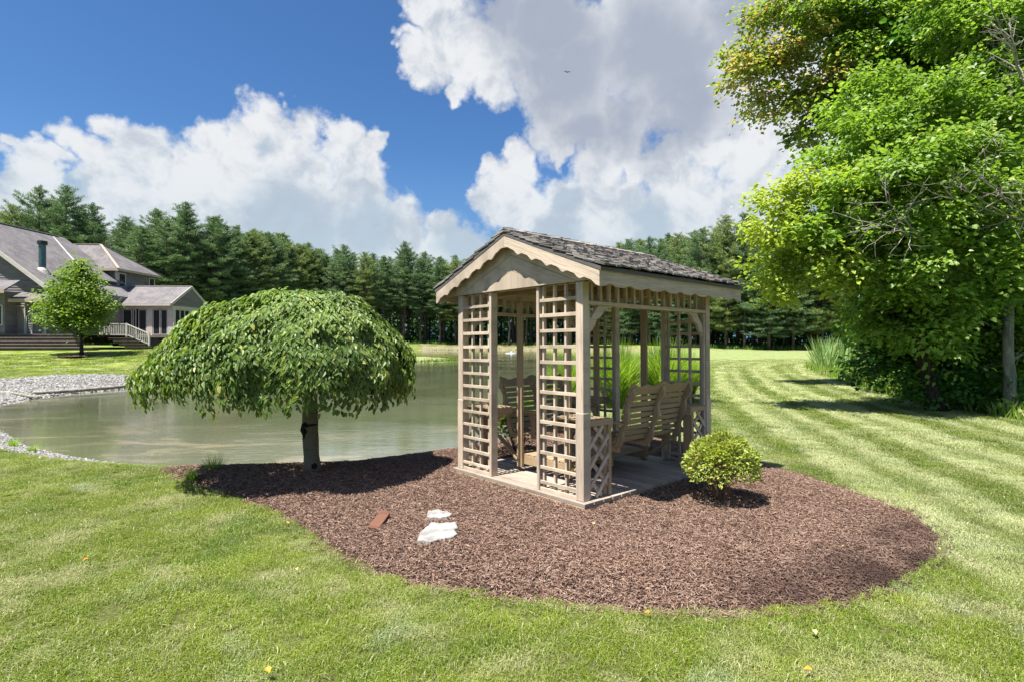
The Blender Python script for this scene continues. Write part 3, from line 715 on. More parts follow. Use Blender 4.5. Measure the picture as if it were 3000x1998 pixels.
        go = ga.build('gable_boards', M['paint'], g, bevel=.0012)
    # bargeboards, scalloped
    for v0, sv in ((-OF, 1), (GL + OB, -1)):
        for s in (-1, 1):
            n = 84; tp, bt = [], []
            for i in range(n + 1):
                t = i / n; x = t * half; u = GW / 2 + s * x
                w = .128 + scallop(t, 6.15, .030) - .022 * math.exp(-(t / .05) ** 2)
                tp.append(G(u, v0, zr - x * sl)); bt.append(G(u, v0, zr - x * sl - w - (.012 if i == n else 0)))
            q = GB(); q.strip(tp, bt, G(0, sv * .02, 0), axis=G(s, 0, -sl)); q.build('bargeboard', M['paint'], g, bevel=.0015)
    # eave fascias, scalloped, with trim strip
    for s in (-1, 1):
        ue = GW / 2 + s * half; n = 120; tp, bt = [], []
        for i in range(n + 1):
            t = i / n; v = -OF + .0205 + t * (GL + OB + OF - .041)
            tp.append(G(ue, v, 2.126)); bt.append(G(ue, v, 1.995 + scallop(t + .055, 9.0, .024) if .02 < t else 1.984))
        q = GB(); q.strip(tp, bt, G(-s * .02, 0, 0)); fa = q.build('fascia', M['paint'], g, bevel=.0015)
        q = GB(); q.b(ue + s * .004, ue - s * .03, -OF + .022, GL + OB - .022, 2.1275, 2.152); q.build('trim_strip', M['paint'], fa)
    # roof boards
    for s in (-1, 1):
        q = GB(); a, b = zr + .001, zr - half * sl - .001
        q.prism([G(GW/2, -OF - .004, a), G(GW/2 + s * (half + .02), -OF - .004, zr - (half + .02) * sl), G(GW/2 + s * (half + .02), -OF - .004, zr - (half + .02) * sl + .034), G(GW/2, -OF - .004, a + .034)], G(0, GL + OB + OF + .008, 0), axis=G(0, 1, 0))
        q.build('roof_edge_board', M['roofboard'], g)
        q = GB()
        for k in range(9):
            x0 = .02 + k * (half - .06) / 9; x1 = x0 + (half - .06) / 9 - .006
            q.prism([G(GW/2 + s*x0, -OF + .03, zr - x0*sl - .004), G(GW/2 + s*x1, -OF + .03, zr - x1*sl - .004), G(GW/2 + s*x1, -OF + .03, zr - x1*sl - .016), G(GW/2 + s*x0, -OF + .03, zr - x0*sl - .016)], G(0, GL + OB + OF - .06, 0), axis=G(0, 1, 0))
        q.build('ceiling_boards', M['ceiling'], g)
    rf = GB()
    for v in (.16, .72, 1.21, 1.70, GL - .16):
        for s in (-1, 1):
            q0 = G(GW/2 + s*.02, v, zr - .09); q1 = G(GW/2 + s*(GW/2 - .1), v, zr - (GW/2 - .1) * sl - .075)
            rf.bar(q0, q1, .036, .085)
    rf.b(GW/2 - .019, GW/2 + .019, .15, GL - .15, zr - .20, zr - .135)
    for v in (.49, 1.87): rf.b(.12, GW - .12, v - .019, v + .019, 2.062, 2.15)
    rf.build('rafters', M['paint_shade'], g)
    # shingles: staggered courses of split shakes with curled tips
    sg = GB(); cl = math.hypot(1, sl)
    for s in (-1, 1):
        for c in range(14):
            x_lo = half + .055 - c * .095
            if x_lo < .05: break
            v = -OF - .014 + random.uniform(-.003, .004)
            while v < GL + OB + .03:
                w = random.uniform(.055, .125); w *= (.4 + .6 * random.random()) if v < -OF else 1; v1 = min(v + w, GL + OB + .045)
                xl = x_lo + random.uniform(-.012, .012); xh = max(xl - .25, -.005); th = random.uniform(.010, .020); lift = .036 + random.uniform(0, .006)
                curl = random.uniform(0, .016) * (random.random() < .7)
                za = lambda x: zr - x * sl + lift
                # the butt lies on the course below; the head is tucked under the next
                k = [G(GW/2 + s*xl, v + .002, za(xl) + .020 + curl), G(GW/2 + s*xl, v1 - .002, za(xl) + .020 + curl * random.uniform(-.5, 1)), G(GW/2 + s*xh, v1 - .002, za(xh) - .002), G(GW/2 + s*xh, v + .002, za(xh) - .002)]
                vs = [p for p in k] + [p + G(0, 0, th) for p in k]
                sg.add(vs, [(0,3,2,1),(4,5,6,7),(0,1,5,4),(1,2,6,5),(2,3,7,6),(3,0,4,7)], axis=G(s, 0, -sl)); v = v1
    v = -OF - .014
    while v < GL + OB + .02:
        w = random.uniform(.10, .16)
        for s in (-1, 1):
            sg.prism([G(GW/2 - s*.006, v, zr + .072), G(GW/2 + s*.10, v, zr - .10*sl + .070), G(GW/2 + s*.10, v, zr - .10*sl + .083), G(GW/2 - s*.006, v, zr + .088)], G(0, w - .004, random.uniform(0, .012)), axis=G(s, 0, -sl))
        v += w
    sg.build('shingle_roof', M['shingle'], g)
    # corner tables
    for su in (0, 1):
        for end in (0, 1):
            U = lambda a: a if su == 0 else GW - a
            Vv = lambda a: a if end == 0 else GL - a
            t = GB(); n = 6
            for k in range(n):
                v0 = .11 + k * .0655; t.b(U(.062), U(.545), Vv(v0), Vv(v0 + .059), .728, .746)
            tt = t.build('corner_table', M['paint_shade'], g, bevel=.002)
            a = GB(); a.b(U(.066), U(.535), Vv(.474), Vv(.494), .655, .7275); a.b(U(.525), U(.543), Vv(.11), Vv(.4735), .655, .7275); a.b(U(.058), U(.078), Vv(.144), Vv(.497), .69, .7475)
            a.build('apron', M['paint_shade'], tt, bevel=.002)
            l = GB(); l.b(U(.082), U(.172), Vv(.452), Vv(.4735), .001, .7275); l.b(U(.060), U(.0815), Vv(.432), Vv(.4735), .001, .6895); l.b(U(.082), U(.12), Vv(.385), Vv(.45), .002, .7275)
            l.build('leg', M['paint_shade'], tt, bevel=.002)
            br = GB(); br.bar(G(U(.17), Vv(.462), .46), G(U(.42), Vv(.462), .66), .02, .05, up=G(0, 1, 0)); br.build('brace', M['paint_shade'], tt)
            x = GB()
            dz = .19
            for k in range(-1, 4):      # lattice strips in two layers on the side
                for lay, sg_ in ((0, 1), (1, -1)):
                    z0 = .10 + k * dz; p = (.147, z0) ; q = (.44, z0 + .30)
                    if sg_ < 0: p, q = (.147, z0 + .30), (.44, z0)
                    lo, hi = .01, .685
                    def clip(p, q):
                        t0, t1 = 0.0, 1.0; dz_ = q[1] - p[1]
                        if dz_ > 0: t0, t1 = max(t0, (lo - p[1]) / dz_), min(t1, (hi - p[1]) / dz_)
                        else: t0, t1 = max(t0, (hi - p[1]) / dz_), min(t1, (lo - p[1]) / dz_)
                        if t1 - t0 < .12: return None
                        L_ = lambda t: (p[0] + (q[0] - p[0]) * t, p[1] + dz_ * t)
                        return L_(t0), L_(t1)
                    c = clip(p, q)
                    if c: x.bar(G(U(.068 + .016 * lay + (0 if lay else 0)), Vv(c[0][0]), c[0][1]), G(U(.068 + .016 * lay), Vv(c[1][0]), c[1][1]), .0145, .036, up=G(1, 0, 0) if False else (0, 0, 1))
            x.build('lattice_side', M['paint'], tt)
    return g
build_gazebo()

def build_glider():
    s = empty('glider_swing', (0, 0, 0), label='hanging double glider swing of slatted facing benches inside the gazebo', cat='swing'); s.matrix_world = GM
    uc = 1.05
    # four hanging arms with bolts
    for u, v in ((1.42, .49), (.66, .49), (1.42, 1.87), (.66, 1.87)):
        sv = 1 if v > 1 else -1
        a = GB(); a.b(u - .042, u + .042, v - .018, v + .018, .05, 2.03); ao = a.build('hanger_arm', M['paint_shade'], s, bevel=.003)
        for z in (.13, .50, 1.97): b = GB(); p = G(u, v - .0185 - .004, z); b.tube([p, p + G(0, .045, 0)], .011, 8); b.build('bolt', M['stem'], ao)
    # foot platform
    f = GB()
    for k in range(9):
        u0 = .62 + k * .098; f.b(u0, u0 + .086, .515, 1.845, .185, .205)
    pf = f.build('foot_platform', M['paint_shade'], s, bevel=.002)
    q = GB()
    for v in (.512, 1.15, 1.81): q.b(.60, 1.50, v, v + .036, .085, .184)
    q.build('platform_joists', M['paint_shade'], pf, bevel=.002)
    for m in (0, 1):
        U = (lambda a: a) if m == 0 else (lambda a: GW - a)
        v0, v1 = .80, 1.94
        if m: v0, v1 = .70, 1.84
        b = empty('bench', (0, 0, 0)); b.parent = s
        st = GB()   # seat slats on a dished profile, from the back (.30) to the front (.74)
        for k in range(8):
            t = k / 7; u = .33 + t * .43; z = .435 - .05 * math.sin(math.pi * min(1, t * 1.15 + .0)) + .02 * t - (.02 if k == 7 else 0)
            st.bar(G(U(u), v0, z), G(U(u), v1, z), .05, .018)
        st.build('seat', M['paint_shade'], b, bevel=.002)
        # back: slats follow a lean; crest board scalloped
        def back(t): return .305 - .235 * t - .012 * math.sin(math.pi * t * 2), .39 + .635 * t   # (u, z)
        bs = GB()
        for k in range(8):
            t = .07 + k * .1; u, z = back(t); u2, z2 = back(t + .075)
            p, q_ = G(U(u + .012), v0, z), G(U(u2 + .012), v0, z2)
            d = (G(U(u - .004), v0, z) - p); bs.add([p, p + (q_ - p), q_ + d, p + d, p + G(0, v1 - v0, 0), q_ + G(0, v1 - v0, 0), q_ + d + G(0, v1 - v0, 0), p + d + G(0, v1 - v0, 0)],
                   [(0,1,2,3),(7,6,5,4),(0,4,5,1),(1,5,6,2),(2,6,7,3),(3,7,4,0)], axis=G(0, 1, 0))
        bs.build('back_slats', M['paint_shade'], b, bevel=.002)
        tp, bt = [], []; n = 60
        for i in range(n + 1):
            t = i / n; h = .112 + .017 * math.cos(2 * math.pi * (t * 4)) - .020 * (abs((t * 2) % 1 - .5) > .36) * 0 + .014 * math.cos(2 * math.pi * t * 2)
            u, z = back(.875); uu, zz = back(.875 + h / .69)
            tp.append(G(U(uu + .012), v0 + t * (v1 - v0), zz)); bt.append(G(U(u + .012), v0 + t * (v1 - v0), z))
        c = GB(); c.strip(tp, bt, G(U(.0) - U(.018), 0, -.004)); c.build('crest_board', M['paint_shade'], b, bevel=.002)
        for v in (v0 + .03, (v0 + v1) / 2, v1 - .03):
            r = GB(); tp, bt = [], []
            for i in range(25):
                t = i / 24 * 1.02 - .02; u, z = back(t); w = .036 + .010 * math.sin(6.28 * t * 2.5) ; w *= min(1, .35 + 6 * (1 - i / 24))
                tp.append(G(U(u - .006), v - .022, z)); bt.append(G(U(u - .006 - w * 1.55), v - .022, z - w * .25))
            r.strip(tp, bt, G(0, .044, 0), axis=G(0, 0, 1)); r.build('back_strut', M['paint_shade'], b, bevel=.004)
        for v in (v0 + .012, (v0 + v1) / 2 - .018, v1 - .05):
            r = GB(); tp, bt = [], []
            for i in range(17):
                t = i / 16; tp.append(G(U(.24 + .55 * t), v, .395 - .04 * math.sin(math.pi * t) + .01 * t + .018)); bt.append(G(U(.24 + .55 * t), v, .335 + .02 * t + .03 * math.sin(math.pi * t) * (1 if t > .5 else 0) * 0))
            r.strip(tp, bt, G(0, .036, 0), axis=G(1, 0, 0)); r.build('seat_frame', M['paint_shade'], b, bevel=.004)
        for v in (v0 - .035, v1 - .035):
            r = GB(); r.prism([G(U(.16), v, .63), G(U(.26), v - .015, .655), G(U(.70), v - .02, .665), G(U(.76), v + .0, .66), G(U(.76), v + .07, .66), G(U(.70), v + .085, .665), G(U(.16), v + .075, .63)], G(0, 0, .02), axis=G(1, 0, 0)); r.build('armrest', M['paint_shade'], b, bevel=.003)
            r = GB(); tp, bt = [], []
            for i in range(13):
                t = i / 12; ww = .03 + .05 * t + .012 * math.sin(t * 9); tp.append(G(U(.70 - ww), v + .02, .40 + .26 * t)); bt.append(G(U(.71 + .0 * t), v + .02, .40 + .26 * t))
            r.strip(tp, bt, G(0, .03, 0), axis=G(0, 0, 1)); r.build('arm_support', M['paint_shade'], b, bevel=.003)
        for v in (.52, 1.83):
            r = GB(); r.bar(G(U(.26), v, .36), G(U(.66), v + .0, .09), .022, .055, up=G(0, 1, 0)); r.build('diagonal_brace', M['paint_shade'], b)
build_glider()

# ---------------------------------------------------------------- weeping tree on the pond edge
def build_weeping():
    bx, by = -2.40, 6.62; bz = float(mulch_z(np.array([bx]), np.array([by]))[0]) - .02
    t = empty('weeping_tree', (bx, by, bz), label='umbrella shaped weeping tree with pale trunk standing on the pond bank', cat='tree')
    tr = MB(); pts = []; rad = []
    for i in range(15):
        a = i / 14; z = a * 1.42; pts.append((-.07 * a - .012 * math.sin(a * 6), .02 * math.sin(a * 4), z))
        rad.append(.094 * (1 - .14 * a) + .018 * math.exp(-z / .05) + .008 * math.exp(-((z - .56) / .06) ** 2) + .005 * math.sin(z * 21))
    tr.tube(pts, rad, 20); to = tr.build('trunk', M['birch'], t, smooth=True)
    k = MB(); k.tube([(-.08, -.06, .44), (-.095, -.075, .52), (-.09, -.07, .60)], [.012, .026, .014], 7); k.tube([(-.03, -.10, .575), (.035, -.10, .585), (.075, -.06, .585)], [.01, .016, .008], 6)
    k.build('bark_knot', M['bark'], to, smooth=True)
    top = np.array([-.02, .0, 2.22 - bz]); zb = .98 - bz
    def rad_az(a):     # reach of the umbrella by azimuth
        c, s = np.cos(a), np.sin(a)
        rx = np.where(c < 0, 1.90, 1.17); ry = 1.34
        return 1 / np.sqrt((c / rx) ** 2 + (s / ry) ** 2) * (1 + .035 * np.sin(5 * a + 1) + .03 * np.sin(9 * a))
    # drooping boughs (visible in the crown)
    br = MB()
    for i in range(70):
        a = random.uniform(0, 6.283); ra = float(rad_az(np.array(a))) * random.uniform(.75, .97); pts = []
        for j in range(11):
            q = j / 10; rr = ra * (q ** .8); zz = top[2] - .12 - (top[2] - .12 - zb - .05) * (1 - math.sqrt(max(0, 1 - (rr / ra * .985) ** 2))) * 1.0
            if j == 0: zz = 1.36
            if j == 1: zz = (1.36 + zz) / 2 + .1
            pts.append((math.cos(a) * rr - .05 + random.uniform(-.02, .02), math.sin(a) * rr + random.uniform(-.02, .02), zz - .04 + random.uniform(-.015, .015)))
        br.tube(pts, [.03 * (1 - j / 10) ** 1.3 + .004 for j in range(11)], 5)
    bo = br.build('boughs', M['bough'], t, smooth=True)
    n = 34000; nclu = 3900
    # sprays: chains of leaves hanging down the dome
    ca = RNG.uniform(0, 2 * np.pi, nclu); cq = np.sqrt(RNG.random(nclu)) ; cq = np.where(RNG.random(nclu) < .48, 1 - RNG.random(nclu) * .28, cq)
    P, D, Nn, L, W, va = [], [], [], [], [], []
    for i in range(nclu):
        a, q = ca[i], min(cq[i], .995); ra = float(rad_az(np.array(a)))
        m = 15; sp = RNG.random(m); th0 = math.asin(q)          # polar angle on the ellipsoid
        depth = RNG.exponential(.05) + (RNG.random() < .25) * RNG.uniform(.05, .35)
        ln = .34 / ra; ths = th0 + (sp - .3) * ln; ra_ = ra * (1 - depth / ra) ; zbl = zb + .07 * (float(vnoise(np.array(a * 2.6 + 20), np.array(3.3), 1.0, 12)) - .42); hgt = (top[2] - zbl) * (1 - depth * .6)
        ths = np.minimum(ths, 1.62)
        az = a + RNG.normal(0, .035 / max(q, .15), m)
        r = ra_ * np.sin(np.minimum(ths, 1.57)); z = zbl + (hgt) * np.cos(ths) - .0
        lump = .085 * (vnoise(az * 3.5 + 9, ths * 5 + 9, 1.0, 77) - .55) * 2
        p = np.stack([top[0] + (r + lump) * np.cos(az), (r + lump) * np.sin(az), z + lump * .5 + RNG.normal(0, .012, m)], 1)
        dn = np.stack([np.cos(az) * np.cos(ths), np.sin(az) * np.cos(ths), -np.sin(ths) * .75 - .10], 1)
        dn = dn + np.stack([-np.sin(az), np.cos(az), 0 * az], 1) * (RNG.choice([-1, 1], m) * RNG.uniform(.2, .9, m))[:, None] + RNG.normal(0, .25, (m, 3)); dn[:, 2] -= .28
        nn = np.stack([np.cos(az) * np.sin(ths), np.sin(az) * np.sin(ths), np.cos(ths) + .35], 1) + RNG.normal(0, .38, (m, 3))
        P.append(p); D.append(dn); Nn.append(nn); l = RNG.uniform(.050, .088, m); L.append(l); W.append(l * RNG.uniform(.42, .56, m)); va.append(np.clip(RNG.random(m) * .7 + RNG.random() * .3, 0, 1))
    P, D, Nn, L, W, va = map(np.concatenate, (P, D, Nn, L, W, va))
    link('crown', leaves_mesh('crown', P, D, Nn, L, W, va, .22), M['leaf_weep'], t)
build_weeping()

# ---------------------------------------------------------------- rounded bushes
def bush(x, y, h, rx, ry, nleaf, leaf, mat, label, group=None, lift=.2, seed=1):
    rg = np.random.default_rng(seed); bz = float(mulch_z(np.array([x]), np.array([y]))[0])
    t = empty('bush', (x, y, bz), label=label, cat='bush', group=group)
    sm = MB(); cz = h * .53
    for i in range(46):
        a = rg.uniform(0, 6.28); e = rg.uniform(.2, 1.0); tip = np.array([math.cos(a) * rx * e * .85, math.sin(a) * ry * e * .85, h * rg.uniform(.5, .9)])
        m = tip * np.array([.55, .55, .5]) + rg.normal(0, .015, 3)
        sm.tube([(tip[0] * .12, tip[1] * .12, -.01), tuple(m), tuple(tip)], [.0055, .004, .002], 5)
    sm.build('stems', M['stem'], t)
    n = nleaf; u = rg.normal(size=(n, 3)); u /= np.linalg.norm(u, axis=1, keepdims=True); u[:, 2] = np.where(u[:, 2] < -.35, -u[:, 2], u[:, 2])
    rr = 1 - rg.exponential(.13, n); rr = np.clip(rr, .25, 1.1) * (1 + .10 * np.sin(u[:, 0] * 7 + 1) * np.sin(u[:, 2] * 8 + u[:, 1] * 6))
    sq = 1 / np.maximum(np.abs(u[:, 2:3]) * .25 + .86, .8)
    P = u * rr[:, None] * sq * np.array([rx, ry, h * .49]) + np.array([0, 0, cz])
    under = P[:, 2] < h * .16; P[under, :2] *= .8
    D = u + rg.normal(0, .55, (n, 3)) + np.array([0, 0, .25]); Nn = u * .4 + rg.normal(0, .45, (n, 3)) + np.array([0, 0, .9])
    L = rg.uniform(.6, 1.25, n) * leaf; link('crown', leaves_mesh('crown', P, D, Nn, L, L * rg.uniform(.45, .6, n), rg.random(n), .18), M[mat], t)
bush(2.06, 5.40, .67, .315, .30, 5600, .038, 'leaf_bush', 'rounded yellow green bush on the mulch beside the gazebo deck', seed=5)
bush(.06, 7.75, .62, .36, .34, 3600, .045, 'leaf_shrub', 'low dark leafy bush glimpsed behind the gazebo near the water', seed=6)

# ---------------------------------------------------------------- ornamental and other tall grasses
def grass_clump(name, x, y, n, h, spread, wid, mat, label, cat, group=None, seed=1, droop=1.0):
    rg = np.random.default_rng(seed); z0 = ground_z(x, y); SEG = 6; V = []; Fa = []; va = []
    a = rg.uniform(0, 6.28, n); r0 = spread * .28 * np.sqrt(rg.random(n)); ln = h * rg.uniform(.6, 1.15, n); out = rg.uniform(.08, 1.0, n) * spread
    b0 = np.stack([np.cos(a) * r0, np.sin(a) * r0, np.zeros(n) - .02], 1); a2 = a + rg.normal(0, .5, n); dr = np.stack([np.cos(a2), np.sin(a2), np.zeros(n)], 1)
    sd = np.stack([-np.sin(a2), np.cos(a2), np.zeros(n)], 1) * (wid * rg.uniform(.6, 1.2, n) / 2)[:, None]
    for k in range(SEG + 1):
        t = k / SEG; zz = ln * (t - droop * .42 * t ** 3 * (out / spread)); o = out * (t ** 1.7)
        c = b0 + dr * o[:, None]; c[:, 2] += zz; w = (1 - t ** 2.5) + .03
        V += [c - sd * w, c + sd * w]
    V = np.stack(V, 1).reshape(-1, 3); b = (np.arange(n) * 2 * (SEG + 1))[:, None]
    Fa = np.concatenate([b + np.array([[2*k, 2*k+1, 2*k+3, 2*k+2]]) for k in range(SEG)])
    me = np_mesh(name, V, Fa, np.repeat(rg.random(n), 2 * (SEG + 1)))
    return tag(link(name, me, M[mat], loc=(x, y, z0)), label, cat, group)
OG = 'arching ornamental grasses between the gazebo and the pond'
for i, (x, y, h, sp, lb) in enumerate(((1.35, 13.6, 1.65, .95, 'bright arching grass clump behind the right front trellis of the gazebo'),
        (2.55, 13.3, 1.70, 1.05, 'tall bright arching grass clump behind the left back trellis and the middle opening'),
        (3.75, 13.5, 1.78, 1.1, 'tallest arching grass clump, seen over the glider bench back'),
        (4.55, 14.6, 1.5, .9, 'arching grass clump spilling past the right back trellis towards the lawn'),
        (.30, 12.5, 1.05, .5, 'small thin arching grass tuft above the far bench in the gazebo opening'))):
    grass_clump('ornamental_grass', x, y, (2100 if h > 1.2 else 260), h, sp, .014, 'tallgrass', lb, 'ornamental grass', OG, 40 + i)
for i, (px, py, h, lb) in enumerate(((625, 1392, .27, 'dark grass tuft growing in the gravel left of the weeping tree'), (560, 1415, .18, 'low grass tuft at the tip of the mulch bed'),
        (40, 1285, .22, 'grass tuft at the left end of the gravel shore'), (95, 1300, .16, 'small grass tuft on the pond edge beside the taller shore tuft'))):
    d = EYE * F / (py - HY) * (1.05 if py < 1350 else 1.02); x = (px - 1500) / F * d
    grass_clump('grass_tuft', x, d, 170, h, h * .9, .005, 'tallgrass', lb, 'grass tuft', 'grass tufts along the near shore', 60 + i, .7)

# ---------------------------------------------------------------- stones, board, fallen leaves
def gpx(px, py, z=0.0): d = (EYE - z) * F / (py - HY); return Vector(((px - 1500) / F * d, d, z))
def stone(pts, label, h=.028):
    P = [gpx(px, py, .075) for px, py in pts]; c = sum(P, Vector()) / len(P); c.z = 0
    zb = float(mulch_z(np.array([c.x]), np.array([c.y]))[0])
    bm = bmesh.new(); n = len(P); ring = []
    for f_, z in ((1.03, -.02), (1.0, h * .75), (.93, h)):
        ring.append([bm.verts.new(((p.x - c.x) * f_, (p.y - c.y) * f_, z)) for p in P])
    for a, b in ((0, 1), (1, 2)):
        for i in range(n): bm.faces.new((ring[a][i], ring[a][(i+1) % n], ring[b][(i+1) % n], ring[b][i]))
    bm.faces.new(ring[2]); bmesh.ops.triangulate(bm, faces=[f for f in bm.faces if len(f.verts) > 4])
    bmesh.ops.subdivide_edges(bm, edges=bm.edges[:], cuts=2, use_grid_fill=True)
    for v in bm.verts: v.co.z += (.003 * math.sin(v.co.x * 60 + v.co.y * 31) + .003 * math.sin(v.co.y * 83 - v.co.x * 40)) * (v.co.z > h * .6)
    bmesh.ops.recalc_face_normals(bm, faces=bm.faces)
    me = bpy.data.meshes.new('stepping_stone'); bm.to_mesh(me); bm.free()
    tag(link('stepping_stone', me, M['whitestone'], loc=(c.x, c.y, zb + .004)), label, 'stepping stone', 'white stepping stones in the mulch')
M['whitestone'] = simple('white_flagstone', (.27, .262, .248), .85, .2, .34, 7, .9)
stone([(1222,1586),(1232,1560),(1250,1545),(1262,1534),(1300,1534),(1336,1532),(1341,1548),(1330,1556),(1340,1566),(1322,1576),(1290,1580),(1262,1590),(1240,1586)], 'larger white flagstone lying in the mulch in front of the gazebo')
stone([(1250,1513),(1254,1498),(1270,1495),(1290,1497),(1312,1500),(1324,1507),(1310,1515),(1285,1516),(1262,1518)], 'smaller white flagstone just behind the large flagstone in the mulch')
def board():
    a, b = gpx(1092, 1552, .06), gpx(1130, 1513, .06); c = (a + b) / 2; d = (b - a)
    q = MB(); L = d.length / 2
    q.prism([(-L, -.045, 0), (L * .85, -.05, 0), (L, -.01, 0), (L * .96, .045, 0), (-L * .9, .05, 0)], (0, 0, .022), axis=(1, 0, 0))
    o = q.build('board', M['redwood'], bevel=.003); o.location = (c.x, c.y, .078); o.rotation_euler = (R(4), R(-7), math.atan2(d.y, d.x))
    tag(o, 'short reddish scrap of wood lying on the mulch left of the flagstones', 'board')
board()
M['dryleaf'] = simple('dry_orange_leaf', (.62, .30, .05), .6, .2, .3, 20)
M['paleleaf'] = simple('pale_yellow_leaf', (.60, .50, .16), .6, .2, .3, 20)
def fallen():
    L = [(790,1965,'dryleaf','orange fallen leaf in the grass near the bottom edge',.055),(1740,1535,'paleleaf','yellow green fallen leaf on the mulch below the gazebo corner',.045),
         (1822,1606,'paleleaf','small yellow fallen leaf on the open mulch in front of the gazebo',.03),(2465,1600,'paleleaf','pale fallen leaf on the mulch towards its right tip',.035),
         (2755,1608,'paleleaf','pale fallen leaf at the far right tip of the mulch',.035),(1905,1788,'dryleaf','yellow orange fallen leaf in grass just below the mulch edge',.04),
         (2380,1840,'paleleaf','large pale yellow leaf in the grass at lower right',.055),(260,1632,'dryleaf','yellow fallen leaf in the grass at far left',.04),
         (838,1527,'dryleaf','small orange leaf in grass left of the scrap board',.035),(2380,1955,'dryleaf','yellow leaf in the grass near the bottom right',.045),
         (868,1660,'paleleaf','pale yellow leaf in the grass below the mulch edge, left of centre',.04)]
    for i, (px, py, m, lb, s) in enumerate(L):
        p = gpx(px, py, .06); rg = np.random.default_rng(90 + i); a = rg.uniform(0, 6.28)
        me = leaves_mesh('fallen_leaf', np.array([[0, 0, 0.]]), np.array([[math.cos(a), math.sin(a), .12]]), np.array([[.1, -.25, 1.]]), np.array([s * .95]), np.array([s * .6]), np.array([.5]), .3)
        tag(link('fallen_leaf', me, M[m], loc=(p.x, p.y, .062 if 1480 < py < 1720 and px > 900 else .055)), lb, 'fallen leaf', 'leaves fallen on lawn and mulch')
fallen()

# ---------------------------------------------------------------- house materials
def siding(name, c1, c2):
    m, T = mat_new(name); pos = T.n('ShaderNodeNewGeometry').outputs['Position']
    z = T.n('ShaderNodeSeparateXYZ', {0: pos}).outputs['Z']
    nz = T.noise(T.scale(pos, (.5, .5, 7)), 1.4, 5, .7); st = T.noise(pos, .9, 5, .65)
    c = T.mix(T.ss(nz, .35, .65), c1, c2); c = T.mix(T.math('MULTIPLY', T.ss(st, .5, .7), .45), c, tuple(x * .6 for x in c2))
    finish(T, c, .85, .2, nz, .3, .01); return m
M['siding'] = siding('grey_lap_siding', (.22, .205, .21), (.15, .14, .15))
M['trim'] = simple('light_house_trim', (.47, .43, .40), .7, .25, .1, 3)
M['soffit'] = simple('tan_soffit', (.36, .30, .23), .8, .2, .1, 3)
M['doorp'] = simple('mauve_grey_door_panel', (.21, .18, .18), .6, .3, .08, 2)
M['flue'] = simple('teal_grey_flue_metal', (.07, .13, .14), .35, .5, .2, 6, metal=.5)
M['fluecap'] = simple('black_flue_cap', (.02, .022, .025), .5, .4)
M['housedeck'] = wood('aged_house_deck_boards', (.24, .20, .17), (.16, .13, .11), (.09, .075, .065), .6, .85)
M['riser'] = simple('dark_step_risers', (.085, .07, .058), .85, .2, .2, 3)
M['rail'] = simple('pale_weathered_railing', (.46, .42, .39), .8, .2, .15, 4)
M['inside'] = simple('dim_room_interior', (.05, .045, .04), .9, .1)
def asphalt():
    m, T = mat_new('grey_asphalt_shingle_roof'); pos = T.n('ShaderNodeNewGeometry').outputs['Position']
    a = T.noise(pos, 1.1, 7, .7); b = T.noise(pos, 9, 3, .7); uv = T.n('ShaderNodeTexCoord').outputs['UV']
    s = T.noise(T.scale(pos, (2.2, 2.2, .35)), 2.0, 5, .7, .4)
    c = T.mix(T.ss(a, .35, .65), (.175, .162, .168), (.105, .097, .10)); c = T.mix(T.math('MULTIPLY', T.ss(s, .5, .68), .55), c, (.08, .065, .062))
    c = T.mix(T.math('MULTIPLY', T.ss(b, .45, .6), .35), c, (.24, .225, .225))
    z = T.n('ShaderNodeSeparateXYZ', {0: pos}).outputs['Z']; co = T.math('FRACT', T.math('MULTIPLY', z, 9.0))
    c = T.mix(T.math('MULTIPLY', T.ss(co, .86, .98), .35), c, (.05, .045, .045))
    finish(T, c, .95, .15, b, .5, .01); return m
M['roof'] = asphalt()
def glassmat():
    m, T = mat_new('window_glass')
    p = T.n('ShaderNodeBsdfPrincipled', {'Base Color': (.02, .025, .028, 1), 'Roughness': .04, 'Specular IOR Level': .8})
    T.n('ShaderNodeOutputMaterial', {0: p.outputs[0]}); return m
M['glass'] = glassmat()

